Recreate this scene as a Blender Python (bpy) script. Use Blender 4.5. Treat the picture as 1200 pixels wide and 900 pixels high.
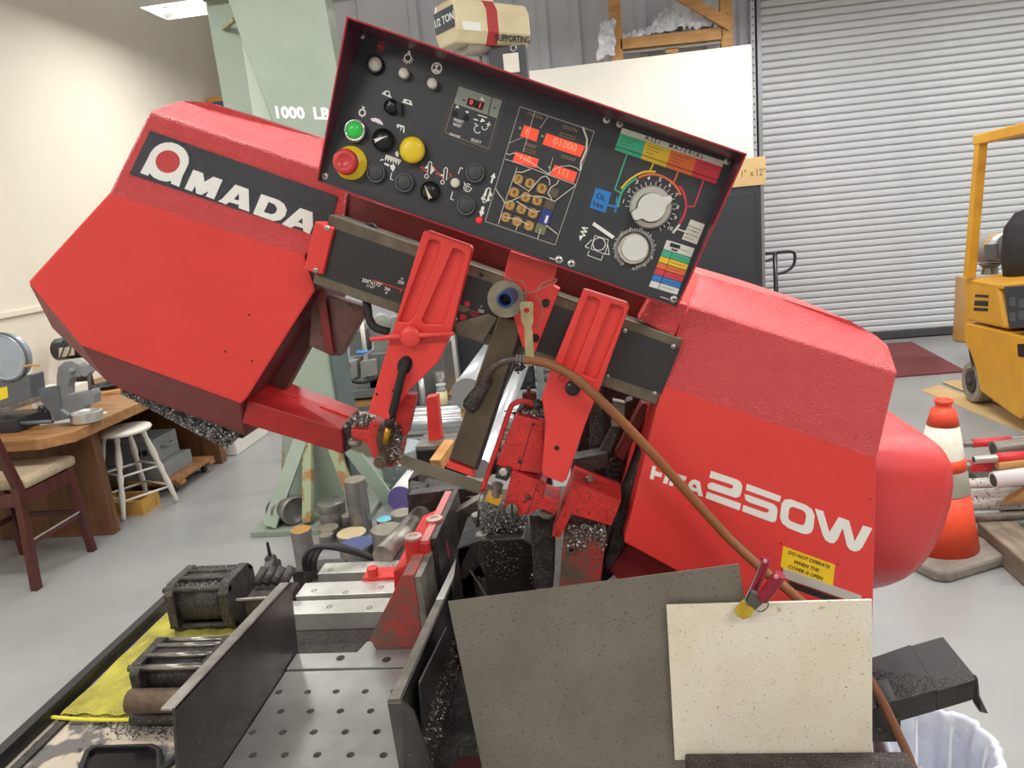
import bpy, bmesh, math, random
from mathutils import Vector, Matrix
random.seed(7)
for o in list(bpy.data.objects): bpy.data.objects.remove(o, do_unlink=True)
SC = bpy.context.scene
COL = SC.collection

# ------------------------------------------------------------------ camera
CAMPOS = Vector((0, 0, 1.7))
FPX, PITCH, ROLL, YAW = 850.0, math.radians(13.0), math.radians(5.6), math.radians(7.0)
FW = Vector((-math.sin(YAW)*math.cos(PITCH), math.cos(YAW)*math.cos(PITCH), -math.sin(PITCH)))
R0 = Vector((math.cos(YAW), math.sin(YAW), 0)); U0 = R0.cross(FW)
RT = R0*math.cos(ROLL) - U0*math.sin(ROLL)
UP = R0*math.sin(ROLL) + U0*math.cos(ROLL)
cd = bpy.data.cameras.new('camera'); cam = bpy.data.objects.new('camera', cd); COL.objects.link(cam)
cd.sensor_width = 36; cd.lens = 36*FPX/1200; cd.clip_start = 0.02; cd.clip_end = 60
cam.matrix_world = Matrix(((RT.x, UP.x, -FW.x, CAMPOS.x), (RT.y, UP.y, -FW.y, CAMPOS.y), (RT.z, UP.z, -FW.z, CAMPOS.z), (0, 0, 0, 1)))
SC.camera = cam
SC.view_settings.view_transform = 'Standard'; SC.view_settings.look = 'None'
SC.view_settings.gamma = 1; SC.view_settings.use_curve_mapping = False
SC.view_settings.exposure = 0.30

# ------------------------------------------------------------------ world: weak added ambient light all round, shut out by the closed room
w = bpy.data.worlds.new('world'); SC.world = w; w.use_nodes = True
w.node_tree.nodes['Background'].inputs[0].default_value = (0.9, 0.95, 1, 1)
w.node_tree.nodes['Background'].inputs[1].default_value = 0.30
LAMP_POWER = 62.0        # watts per ceiling fixture

# ------------------------------------------------------------------ geometry helpers
def ray(x, y): return RT*((x-600)/FPX) + UP*((450-y)/FPX) + FW
def PY(x, y, Y): r = ray(x, y); return CAMPOS + r*(Y/r.y)
def PZ(x, y, z): r = ray(x, y); return CAMPOS + r*((z-CAMPOS.z)/r.z)
def PX(x, y, X): r = ray(x, y); return CAMPOS + r*(X/r.x)
def PP(x, y, o, n): r = ray(x, y); return CAMPOS + r*((o-CAMPOS).dot(n)/r.dot(n))
V = Vector
def lin(c):
    c = c/255.0
    return c/12.92 if c <= 0.04045 else ((c+0.055)/1.055)**2.4
def rgb(h):
    if isinstance(h, str): h = tuple(int(h[i:i+2], 16) for i in (0, 2, 4))
    return (lin(h[0]), lin(h[1]), lin(h[2]), 1)

MATS = {}
def mat(name, col, rough=0.5, metal=0.0, var=None, bump=None, spots=None, emit=0, spec=0.5, alpha=1, wave=None, trans=0, coat=0):
    """var=(scale, other colour, amount) mottling; spots=(scale, colour, threshold) dirt flecks; bump=(scale, strength); wave=(scale, colour, axis scale)"""
    if name in MATS: return MATS[name]
    m = bpy.data.materials.new(name); m.use_nodes = True; nt = m.node_tree; N = nt.nodes; L = nt.links
    b = N['Principled BSDF']; b.inputs['Base Color'].default_value = rgb(col)
    b.inputs['Roughness'].default_value = rough; b.inputs['Metallic'].default_value = metal
    b.inputs['Specular IOR Level'].default_value = spec
    b.inputs['Alpha'].default_value = alpha; b.inputs['Transmission Weight'].default_value = trans
    b.inputs['Coat Weight'].default_value = coat
    if emit:
        b.inputs['Emission Color'].default_value = rgb(col); b.inputs['Emission Strength'].default_value = emit
    tc = N.new('ShaderNodeTexCoord')
    cur = None
    def noise(scale, detail=4, rough_=0.6, vec=None):
        t = N.new('ShaderNodeTexNoise'); t.inputs['Scale'].default_value = scale; t.inputs['Detail'].default_value = detail; t.inputs['Roughness'].default_value = rough_
        L.new(vec or tc.outputs['Object'], t.inputs['Vector']); return t.outputs['Fac']
    def mixin(fac, colr):
        nonlocal cur
        mx = N.new('ShaderNodeMix'); mx.data_type = 'RGBA'
        L.new(fac, mx.inputs[0])
        if cur is None: mx.inputs[6].default_value = rgb(col)
        else: L.new(cur, mx.inputs[6])
        mx.inputs[7].default_value = rgb(colr); cur = mx.outputs[2]
    def ramp(fac, a, c):
        r = N.new('ShaderNodeMapRange'); r.inputs['From Min'].default_value = a; r.inputs['From Max'].default_value = c
        L.new(fac, r.inputs['Value']); return r.outputs['Result']
    def scaled(fac, k):
        mm = N.new('ShaderNodeMath'); mm.operation = 'MULTIPLY'; L.new(fac, mm.inputs[0]); mm.inputs[1].default_value = k; return mm.outputs[0]
    if wave:
        mp = N.new('ShaderNodeMapping'); mp.inputs['Scale'].default_value = wave[2]; L.new(tc.outputs['Object'], mp.inputs['Vector'])
        f = noise(wave[0], 6, 0.65, mp.outputs['Vector']); mixin(ramp(f, 0.35, 0.68), wave[1])
    if var:
        f = noise(var[0]); mixin(scaled(ramp(f, 0.35, 0.7), var[2]), var[1])
    if spots:
        for s in (spots if isinstance(spots[0], tuple) else (spots,)):
            f = noise(s[0], 3, 0.55); mixin(ramp(f, s[2], s[2]+0.05), s[1])
    if cur is not None: L.new(cur, b.inputs['Base Color'])
    if bump:
        bn = N.new('ShaderNodeBump'); bn.inputs['Strength'].default_value = bump[1]; bn.inputs['Distance'].default_value = bump[2] if len(bump) > 2 else 0.004
        L.new(noise(bump[0], 2, 0.5), bn.inputs['Height']); L.new(bn.outputs['Normal'], b.inputs['Normal'])
    MATS[name] = m
    return m

WL = {}            # world location of each parent
def ngon_holes(outer, holes):
    """triangulate a planar polygon with holes; every point 3-D; returns verts, tris"""
    bm = bmesh.new()
    for loop in [outer]+holes:
        vs = [bm.verts.new(p) for p in loop]
        for i in range(len(vs)): bm.edges.new((vs[i], vs[(i+1) % len(vs)]))
    bmesh.ops.triangle_fill(bm, use_beauty=True, use_dissolve=False, edges=bm.edges[:])
    bm.verts.index_update()
    vs = [v.co.copy() for v in bm.verts]; fs = [tuple(v.index for v in f.verts) for f in bm.faces]
    bm.free(); return vs, fs

class MB:
    def __init__(s): s.v = []; s.f = []; s.mi = []; s.mats = []; s.sm = []
    def add(s, vf, m, smooth=False):
        vs, fs = vf; k = len(s.v); s.v += [Vector(p) for p in vs]
        if m not in s.mats: s.mats.append(m)
        i = s.mats.index(m)
        for f in fs: s.f.append(tuple(a+k for a in f)); s.mi.append(i); s.sm.append(smooth and len(f) <= 4)
        return s
    def build(s, name, parent=None, bevel=0, label=None, cat=None, group=None, kind=None, seg=2, weld=False):
        me = bpy.data.meshes.new(name)
        if parent is None:
            lo = Vector((min(p.x for p in s.v), min(p.y for p in s.v), min(p.z for p in s.v))); hi = Vector((max(p.x for p in s.v), max(p.y for p in s.v), max(p.z for p in s.v)))
            org = Vector(((lo.x+hi.x)/2, (lo.y+hi.y)/2, lo.z))
        else: org = WL[parent]
        me.from_pydata([p-org for p in s.v], [], s.f)
        for m in s.mats: me.materials.append(m)
        for p, i, sm in zip(me.polygons, s.mi, s.sm): p.material_index = i; p.use_smooth = sm
        bm = bmesh.new(); bm.from_mesh(me)
        bmesh.ops.remove_doubles(bm, verts=bm.verts, dist=1e-6) if weld else None
        bmesh.ops.recalc_face_normals(bm, faces=bm.faces); bm.to_mesh(me); bm.free()
        o = bpy.data.objects.new(name, me); COL.objects.link(o)
        if parent is None: o.location = org
        else: o.parent = parent
        WL[o] = org
        if bevel:
            bv = o.modifiers.new('edge', 'BEVEL'); bv.width = bevel; bv.segments = seg; bv.limit_method = 'ANGLE'; bv.angle_limit = math.radians(35)
        return tag(o, label, cat, group, kind)
def tag(o, label=None, cat=None, group=None, kind=None):
    if label: o['label'] = label
    if cat: o['category'] = cat
    if group: o['group'] = group
    if kind: o['kind'] = kind
    return o
def thing(name, loc, label, cat, group=None):
    o = bpy.data.objects.new(name, None); COL.objects.link(o); o.location = loc; o.empty_display_size = 0.05
    WL[o] = Vector(loc); return tag(o, label, cat, group)
def part(name, vf, m, parent, bevel=0, smooth=False, label=None, kind=None, weld=False):
    return MB().add(vf, m, smooth).build(name, parent, bevel, label=label, kind=kind, weld=weld)
def solo(name, vf, m, label, cat, bevel=0, smooth=False, group=None, kind=None):
    return MB().add(vf, m, smooth).build(name, None, bevel, label, cat, group, kind)
def copy_thing(root, delta, label=None, rotz=0):
    r = root.copy(); COL.objects.link(r); r.location = root.location + Vector(delta); r.rotation_euler.z = root.rotation_euler.z + rotz
    if label: r['label'] = label
    for ch in root.children:
        c = ch.copy(); COL.objects.link(c); c.parent = r
        for g in ch.children:
            d = g.copy(); COL.objects.link(d); d.parent = c
    return r

def prism(front, off):
    """extrude a polygon (3-D points) along vector off"""
    n = len(front); off = Vector(off); vs = [Vector(p) for p in front] + [Vector(p)+off for p in front]
    fs = [tuple(range(n)), tuple(range(2*n-1, n-1, -1))] + [(i, (i+1) % n, (i+1) % n+n, i+n) for i in range(n)]
    return vs, fs
def prism_h(outer, holes, off):
    vs, fs = ngon_holes([Vector(p) for p in outer], [[Vector(p) for p in h] for h in holes]); off = Vector(off); n = len(vs)
    allv = vs + [p+off for p in vs]; f2 = list(fs) + [tuple(a+n for a in reversed(f)) for f in fs]
    k = 0
    for loop in [outer]+holes:
        m = len(loop); f2 += [(k+i, k+(i+1) % m, k+(i+1) % m+n, k+i+n) for i in range(m)]; k += m
    return allv, f2
def pyp(poly, Y, d):
    """pixel polygon on the upright plane Y, thickness d going back"""
    return prism([PY(x, y, Y) for x, y in poly], (0, d, 0))
def pyph(poly, holes, Y, d):
    return prism_h([PY(x, y, Y) for x, y in poly], [[PY(x, y, Y) for x, y in h] for h in holes], (0, d, 0))
def relief(pts, faces, yback):
    """folded sheet given by (px, py, Y) points; the rim runs straight back to yback and is closed there"""
    vs = [PY(*p) for p in pts]; fs = [tuple(f) for f in faces]
    cnt = {}
    for f in fs:
        for i in range(len(f)):
            a, b = f[i], f[(i+1) % len(f)]; cnt.setdefault(frozenset((a, b)), []).append((a, b))
    rim = [e[0] for e in cnt.values() if len(e) == 1]
    nxt = {a: b for a, b in rim}; s = rim[0][0]; loop = [s]
    while nxt.get(loop[-1]) is not None and nxt[loop[-1]] != s: loop.append(nxt[loop[-1]])
    n = len(vs); m = len(loop); bk = [Vector((vs[i].x, yback, vs[i].z)) for i in loop]
    fs += [(loop[(i+1) % m], loop[i], n+i, n+(i+1) % m) for i in range(m)] + [tuple(n+i for i in range(m))]
    return vs+bk, fs
def box(lo, hi):
    (a, b, c), (d, e, f) = lo, hi
    vs = [(a, b, c), (d, b, c), (d, e, c), (a, e, c), (a, b, f), (d, b, f), (d, e, f), (a, e, f)]
    return vs, [(0, 3, 2, 1), (4, 5, 6, 7), (0, 1, 5, 4), (1, 2, 6, 5), (2, 3, 7, 6), (3, 0, 4, 7)]
def bar(a, b, wx, wz, up=(0, 0, 1)):
    """rectangular bar from a to b, wx wide across, wz tall along up"""
    a, b = Vector(a), Vector(b); d = (b-a).normalized(); u = Vector(up)
    if abs(d.dot(u)) > 0.98: u = Vector((0, 1, 0))
    s = d.cross(u).normalized(); u = s.cross(d)
    vs = []
    for p in (a, b):
        for i, j in ((-1, -1), (1, -1), (1, 1), (-1, 1)): vs.append(p + s*(i*wx/2) + u*(j*wz/2))
    return vs, [(0, 3, 2, 1), (4, 5, 6, 7), (0, 1, 5, 4), (1, 2, 6, 5), (2, 3, 7, 6), (3, 0, 4, 7)]
def frame_of(ax):
    ax = Vector(ax).normalized(); t = Vector((0, 0, 1)) if abs(ax.z) < 0.9 else Vector((1, 0, 0))
    s = ax.cross(t).normalized(); return ax, s, ax.cross(s)
def lathe(o, ax, prof, seg=24):
    """prof = [(r, h)...] turned about ax from o"""
    o = Vector(o); ax, s, t = frame_of(ax); vs = []; fs = []
    for r, h in prof:
        r = max(r, 1e-4)
        for k in range(seg):
            a = 2*math.pi*k/seg; vs.append(o + ax*h + s*(r*math.cos(a)) + t*(r*math.sin(a)))
    for i in range(len(prof)-1):
        for k in range(seg): fs.append((i*seg+k, i*seg+(k+1) % seg, (i+1)*seg+(k+1) % seg, (i+1)*seg+k))
    fs.append(tuple(range(seg-1, -1, -1))); fs.append(tuple((len(prof)-1)*seg+k for k in range(seg)))
    return vs, fs
def cyl(a, b, r, seg=20, r2=None):
    a, b = Vector(a), Vector(b); h = (b-a).length
    return lathe(a, b-a, [(r, 0), (r if r2 is None else r2, h)], seg)
def catmull(pts, n=8):
    pts = [Vector(p) for p in pts]; P = [pts[0]*2-pts[1]] + pts + [pts[-1]*2-pts[-2]]; out = []
    for i in range(1, len(P)-2):
        for k in range(n):
            t = k/n; a, b, c, d = P[i-1], P[i], P[i+1], P[i+2]
            out.append(0.5*((2*b) + (c-a)*t + (2*a-5*b+4*c-d)*t*t + (3*b-a-3*c+d)*t**3))
    out.append(pts[-1]); return out
def tube(pts, r, seg=12, smooth_n=8):
    P = catmull(pts, smooth_n) if smooth_n else [Vector(p) for p in pts]
    vs = []; fs = []; s = None
    for i, p in enumerate(P):
        d = (P[min(i+1, len(P)-1)]-P[max(i-1, 0)]).normalized()
        if s is None: _, s, _ = frame_of(d)
        s = (s - d*s.dot(d)).normalized(); t = d.cross(s)
        rr = r(i/(len(P)-1)) if callable(r) else r
        for k in range(seg): a = 2*math.pi*k/seg; vs.append(p + s*(rr*math.cos(a)) + t*(rr*math.sin(a)))
    for i in range(len(P)-1):
        for k in range(seg): fs.append((i*seg+k, i*seg+(k+1) % seg, (i+1)*seg+(k+1) % seg, (i+1)*seg+k))
    fs.append(tuple(range(seg-1, -1, -1))); fs.append(tuple((len(P)-1)*seg+k for k in range(seg)))
    return vs, fs
def torus(o, ax, R, r, seg=28, rs=8):
    o = Vector(o); ax, s, t = frame_of(ax); vs = []; fs = []
    for i in range(seg):
        a = 2*math.pi*i/seg; d = s*math.cos(a)+t*math.sin(a)
        for j in range(rs): b = 2*math.pi*j/rs; vs.append(o + d*(R+r*math.cos(b)) + ax*(r*math.sin(b)))
    for i in range(seg):
        for j in range(rs): fs.append((i*rs+j, ((i+1) % seg)*rs+j, ((i+1) % seg)*rs+(j+1) % rs, i*rs+(j+1) % rs))
    return vs, fs
def flecks(n, place, size, rnd):
    """many tiny tetrahedral chips; place(rnd) -> point"""
    vs = []; fs = []
    for _ in range(n):
        p = Vector(place(rnd)); k = len(vs); s = size*rnd.uniform(.6, 1.5)
        for q in ((1, 0, -.5), (-.6, .9, -.4), (-.6, -.9, -.4), (0, 0, 1)):
            e = Vector(q)*s; e.rotate(Matrix.Rotation(rnd.uniform(0, 6.28), 3, 'Z')); e.x *= rnd.uniform(.6, 1.8); vs.append(p+e)
        fs += [(k, k+1, k+2), (k, k+1, k+3), (k+1, k+2, k+3), (k+2, k, k+3)]
    return vs, fs
def text_vf(s, size, o, u, v, n, depth=0.0006, bold=0.0, align='CENTER', lift=0.0004, sx=1.0):
    """raised lettering: o centre, u reading direction, v up, n towards the reader"""
    cu = bpy.data.curves.new('lettering', 'FONT'); cu.body = s; cu.size = size; cu.align_x = align; cu.align_y = 'CENTER'; cu.offset = bold; cu.extrude = depth/2; cu.resolution_u = 2
    ob = bpy.data.objects.new('lettering', cu); COL.objects.link(ob)
    bpy.context.view_layer.update()
    me = bpy.data.meshes.new_from_object(ob.evaluated_get(bpy.context.evaluated_depsgraph_get()))
    o, u, v, n = Vector(o), Vector(u).normalized(), Vector(v), Vector(n).normalized()
    v = (v-n*v.dot(n)).normalized()
    vs = [o + u*(p.co.x*sx) + v*p.co.y + n*(p.co.z+lift+depth/2) for p in me.vertices]; fs = [tuple(p.vertices) for p in me.polygons]
    bpy.data.objects.remove(ob); bpy.data.curves.remove(cu); bpy.data.meshes.remove(me)
    return vs, fs
# ------------------------------------------------------------------ materials
RED = mat('red_paint', (226, 64, 60), 0.36, var=(7, (212, 54, 52), .35), bump=(330, .10, .002))
REDT = mat('red_hammered_paint', (222, 70, 74), 0.25, bump=(310, 1.0, .006), var=(30, (208, 58, 62), .4), spec=.8)
REDD = mat('red_paint_dirty', (212, 50, 46), 0.5, spots=((160, (52, 46, 42), .60), (420, (40, 36, 34), .62)), var=(14, (120, 30, 28), .5))
REDW = mat('red_paint_worn', (192, 46, 44), 0.5, var=(11, (92, 82, 72), 1.0), spots=((70, (100, 90, 80), .55), (300, (84, 74, 66), .57)), bump=(60, .3))
REDM = mat('red_gloss_housing', (216, 60, 62), 0.26, bump=(420, .35, .003), var=(10, (200, 48, 52), .4), spec=.7)
REDK = mat('red_paint_shaded', (128, 34, 36), 0.45, var=(10, (80, 34, 32), .6))  # darker copy of the red: shade of undersides and recesses put into the colour
BLK = mat('black_panel', (50, 52, 58), 0.42, bump=(500, .12, .001))
BLKP = mat('black_plastic', (32, 33, 36), 0.32)
BLKM = mat('black_oily_steel', (74, 71, 68), 0.4, 0.4, var=(25, (38, 36, 35), .9), spots=(260, (150, 146, 140), .62), bump=(200, .35))
DARKM = mat('dark_cast_iron', (66, 61, 58), 0.55, 0.2, var=(30, (34, 31, 30), .9), spots=(320, (150, 144, 136), .62), bump=(160, .5))
STEEL = mat('bright_steel', (206, 204, 198), 0.32, 0.6, var=(14, (150, 147, 140), .5), bump=(90, .06))
STEELW = mat('worn_grey_steel', (142, 137, 128), 0.42, 0.5, var=(18, (82, 76, 68), .8), bump=(120, .12))
SHEET = mat('galvanised_sheet', (134, 128, 118), 0.5, 0.35, var=(5, (110, 104, 94), .7), spots=((240, (78, 66, 52), .63), (34, (104, 88, 70), .72)))
SHEETW = mat('cream_sheet', (234, 228, 212), 0.55, var=(5, (216, 202, 172), .7), spots=((260, (120, 104, 84), .655), (26, (196, 172, 128), .70)))
TAN = mat('brown_oily_steel', (104, 92, 78), 0.35, 0.5, var=(6, (66, 57, 48), .8))
TANW = mat('grey_brown_strip', (120, 112, 100), 0.45, 0.5, var=(20, (76, 70, 60), .8))
WHT = mat('white_print', (236, 236, 232), 0.5)
GREYP = mat('grey_paint', (136, 138, 138), 0.5, var=(12, (108, 110, 110), .5))
GREEN = mat('crane_green_paint', (148, 161, 146), 0.5, var=(3, (128, 144, 128), .6), spots=(24, (150, 124, 78), .74))
GREEND = mat('crane_green_dark', (96, 112, 108), 0.55, var=(4, (70, 84, 82), .6))
CONC = mat('floor_paint', (152, 152, 150), 0.30, var=(1.6, (138, 138, 137), .8), spots=(60, (140, 140, 138), .76), bump=(30, .03))
CREAM = mat('cream_wall_paint', (226, 219, 202), 0.7, var=(1.2, (218, 209, 190), .5))
GREYW = mat('grey_metal_wall', (206, 208, 214), 0.5, var=(2, (188, 190, 198), .6))
CEIL = mat('ceiling_paint', (222, 223, 226), 0.8)
DOORM = mat('roller_door_paint', (200, 203, 206), 0.42, 0.1, var=(3, (190, 193, 196), .6))
WOODT = mat('butcher_block_wood', (168, 120, 74), 0.45, wave=(2.2, (112, 72, 40), (1.5, 9, 9)), var=(30, (190, 146, 96), .3))
WOODS = mat('desk_side_wood', (128, 86, 54), 0.5, wave=(2.2, (84, 52, 32), (9, 9, 1.2)))
WOODP = mat('pine_wood', (206, 158, 98), 0.6, wave=(3, (176, 124, 70), (1.2, 8, 8)))
WOODG = mat('grey_weathered_wood', (138, 124, 106), 0.75, wave=(3, (96, 84, 70), (8, 1.5, 8)))
MAHO = mat('mahogany_stain', (84, 34, 28), 0.3, wave=(3, (54, 20, 18), (8, 8, 1.2)))
FABR = mat('beige_upholstery', (178, 160, 134), 0.9, var=(40, (150, 132, 106), .5), bump=(300, .3))
WHTP = mat('chipped_white_paint', (216, 212, 202), 0.5, spots=(60, (150, 134, 112), .68))
YEL = mat('forklift_yellow', (214, 156, 44), 0.45, var=(4, (186, 130, 40), .6), spots=(30, (110, 88, 52), .72))
RUB = mat('black_rubber', (30, 30, 31), 0.7, var=(20, (46, 45, 44), .6))
CARD = mat('brown_cardboard', (196, 166, 118), 0.85, var=(6, (180, 148, 102), .5))
ORNG = mat('cone_orange', (232, 76, 40), 0.5, var=(10, (206, 62, 36), .6), spots=(40, (130, 62, 44), .72))
CWHT = mat('cone_white_sleeve', (222, 218, 204), 0.5, var=(12, (190, 184, 164), .6))
LINER = mat('white_bin_liner', (226, 230, 240), 0.3, bump=(14, .6, .02))
TOWEL = mat('yellow_towel', (202, 193, 84), 0.95, var=(9, (132, 124, 58), 1.0), bump=(260, 1.0, .006))
TUBE = mat('lit_fluorescent_tube', (255, 250, 242), 0.3, emit=5.0)
FIXT = mat('white_enamel', (215, 216, 214), 0.4)
BLUEP = mat('blue_plastic', (38, 70, 122), 0.35)
BRASS = mat('brass', (190, 146, 52), 0.3, 0.8)
HOSE = mat('amber_braided_hose', (146, 92, 52), 0.35, bump=(700, .5, .002), var=(400, (110, 60, 30), .6))
CHIP = mat('steel_swarf', (168, 165, 160), 0.35, 0.5, var=(230, (30, 28, 28), 1.0))
PCHIP = mat('base_chipped_paint', (190, 178, 160), 0.6, spots=((9, (104, 100, 96), .53), (36, (54, 51, 48), .63)), var=(5, (196, 182, 160), .6))

# ------------------------------------------------------------------ room shell
XL, XR, YB, YF, ZC = -3.95, 7.2, 8.30, -4.2, 4.75
def struct(name, vf, m, parent=None, bevel=0):
    return MB().add(vf, m).build(name, parent, bevel, kind='structure')
struct('floor', box((XL-.1, YF-.1, -.06), (XR+.1, YB+.1, 0)), CONC)
struct('ceiling', box((XL-.1, YF-.1, ZC), (XR+.1, YB+.1, ZC+.06)), CEIL)
struct('wall_left', box((XL-.1, YF, 0), (XL, YB, ZC)), CREAM)
struct('wall_right', box((XR, YF, 0), (XR+.1, YB, ZC)), CREAM)
struct('wall_front', box((XL, YF-.1, 0), (XR, YF, ZC)), CREAM)
struct('trim_1', box((XL, YF, 1.355), (XL+.022, YB, 1.395)), CREAM, bevel=.004)
# ribbed metal back wall: flat sheets left of a seam, trapezoid ribs to the right of it
prof = [(XL, 0), (-2.35, 0), (-2.34, -.03), (-2.30, -.03), (-2.29, 0)]
x = -1.75
while x < 1.9:
    prof += [(x, 0), (x+.03, -.05), (x+.11, -.05), (x+.14, 0)]; x += .34
prof += [(1.95, 0), (XR, 0)]
n = len(prof)
vs = [(a, YB+b, 0) for a, b in prof] + [(a, YB+b, ZC) for a, b in prof] + [(XR, YB+.1, 0), (XL, YB+.1, 0), (XR, YB+.1, ZC), (XL, YB+.1, ZC)]
fs = [(i, i+1, n+i+1, n+i) for i in range(n-1)] + [(2*n, 2*n+1, 2*n+3, 2*n+2), (n-1, 2*n, 2*n+2, 2*n-1), (2*n+1, 0, n, 2*n+3)]
struct('wall_back', (vs, fs), GREYW)

# roller shutter door, one object per curved slat
door = thing('door_1', (4.2, 8.2, 0), None, None); door['kind'] = 'structure'
DX0, DX1, PITCHS = 1.86, 6.6, 0.0722
pf = [(0, 0), (-.012, .005), (-.016, .016), (-.017, .036), (-.015, .054), (-.010, .061), (.008, .066), (.006, PITCHS)]
vs = []; fs = []
for xx in (DX0, DX1):
    for a, b in pf: vs.append((xx, 8.19+a, .09+b))
k = len(pf); fs = [(i, k+i, k+i+1, i+1) for i in range(k-1)]
slat = MB().add((vs, fs), DOORM, False).build('slat', door)
for i in range(1, 60):
    s = slat.copy(); COL.objects.link(s); s.parent = door; s.location = (0, 0, i*PITCHS)
part('bottom_bar', box((DX0, 8.16, .012), (DX1, 8.22, .09)), mat('dark_door_seal', (62, 62, 64), .6), door, .006)
g = MB().add(box((1.76, 8.13, 0), (1.80, 8.24, 4.5)), GREYW).add(box((1.82, 8.12, 0), (1.86, 8.24, 4.5)), mat('galvanised_guide', (150, 152, 156), .4, .5))
for i in range(56): g.add(cyl((1.78, 8.128, .1+i*.075), (1.78, 8.122, .1+i*.075), .008, 8), BLKP)
g.build('guide_rail', door)
part('guide_rail', box((6.6, 8.12, 0), (6.7, 8.24, 4.5)), GREYW, door)

# ------------------------------------------------------------------ hanging fluorescent fixtures (each with its own light)
def fixture(x, y, z, label):
    t = thing('ceiling_light', (x, y, z), label, 'ceiling light', 'hanging fluorescent lights')
    hl, hw = 1.22, .20
    # open reflector hood
    sec = [(-hw, 0), (-hw+.02, .09), (-.07, .13), (.07, .13), (hw-.02, .09), (hw, 0), (hw-.012, 0), (hw-.03, .08), (.06, .118), (-.06, .118), (-hw+.03, .08), (-hw+.012, 0)]
    part('hood', prism([(x-hl, y+a, z+b) for a, b in sec], (2*hl, 0, 0)), FIXT, t)
    for s in (-1, 1): part('end_plate', box((x+s*hl-.004, y-hw, z), (x+s*hl+.004, y+hw, z+.12)), FIXT, t)
    for dy in (-.08, .08): part('tube', cyl((x-hl+.03, y+dy, z+.035), (x+hl-.03, y+dy, z+.035), .016, 10), TUBE, t, smooth=True)
    for dx in (-.9, .9): part('hanger', cyl((x+dx, y, z+.128), (x+dx, y, ZC), .006, 6), GREYP, t)
    ld = bpy.data.lights.new('lamp_light', 'AREA'); ld.shape = 'RECTANGLE'; ld.size = 2.3; ld.size_y = .34; ld.energy = LAMP_POWER; ld.color = (1.0, 0.992, 0.98)
    lo = bpy.data.objects.new('lamp_light', ld); COL.objects.link(lo); lo.parent = t; lo.location = (0, 0, .012)
    # added upward light above the closed hood brightens ceiling and upper walls
    ud = bpy.data.lights.new('added_uplight', 'AREA'); ud.shape = 'RECTANGLE'; ud.size = 2.2; ud.size_y = .12; ud.energy = LAMP_POWER*.16; ud.color = ld.color
    uo = bpy.data.objects.new('added_uplight', ud); COL.objects.link(uo); uo.parent = t; uo.location = (0, 0, .14); uo.rotation_euler = (math.pi, 0, 0)
    return t
ROWS = [(-2.07, 5.96, 'long fluorescent fixture hanging beside the green crane column'),
        (1.9, 5.96, 'long fluorescent fixture hanging in front of the roller door'),
        (5.4, 5.96, 'long fluorescent fixture hanging above the yellow forklift'),
        (-2.07, 2.2, 'long fluorescent fixture hanging over the workbench chair'),
        (1.2, 2.2, 'long fluorescent fixture hanging above the red band saw'),
        (4.6, 2.2, 'long fluorescent fixture hanging over the right wall aisle'),
        (-2.07, -1.4, 'long fluorescent fixture hanging behind the saw operator place'),
        (1.9, -1.4, 'long fluorescent fixture hanging over the aisle before the saw')]
for a in ROWS: fixture(a[0], a[1], 3.52, a[2])
# ================================================================== the band saw
saw = thing('band_saw', (-.35, 1.85, 0), 'large red horizontal metal cutting band saw with raised tilted head and black control panel', 'band saw')
def sp(name, vf, m, parent=None, bevel=0, **k): return part(name, vf, m, parent or saw, bevel, **k)

# ---- left wheel cover: flat face, lettered upper band, top slope, lower slopes
pts = [(32, 330, 1.55), (127, 226, 1.55), (357, 300, 1.55), (370, 340, 1.55), (290, 466, 1.55), (283, 473, 1.55), (95, 405, 1.55),   # 0-6 face
       (175, 130, 1.575), (410, 208, 1.575), (402, 268, 1.56),                                        # 7 8 9 band
       (210, 118, 1.66), (245, 120, 1.66), (380, 163, 1.66), (420, 180, 1.66),                         # 10-13 top
       (60, 384, 1.63), (125, 447, 1.63), (143, 458, 1.63), (289, 511, 1.63)]                          # 14-17 lower slope
faces = [(0, 1, 2, 3, 4, 5, 6), (1, 7, 8, 9, 2), (7, 10, 11, 12, 13, 8), (0, 6, 15, 14), (6, 5, 17, 16, 15)]
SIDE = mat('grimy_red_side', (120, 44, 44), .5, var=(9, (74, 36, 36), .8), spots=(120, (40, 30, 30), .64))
cv = MB(); vv, ff = relief(pts, faces, 1.86)
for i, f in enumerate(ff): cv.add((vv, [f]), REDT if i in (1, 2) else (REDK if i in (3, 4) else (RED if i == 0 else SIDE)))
lcover = cv.build('wheel_cover', saw, .006, label='red left wheel cover with black name plate', weld=True)
for x, y in ((264, 412), (295, 423), (292, 369)): sp('cover_hole', lathe(PY(x, y, 1.549), (0, 1, 0), [(.0022, -.0006), (.0022, .001)], 10), BLKP, lcover)
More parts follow.
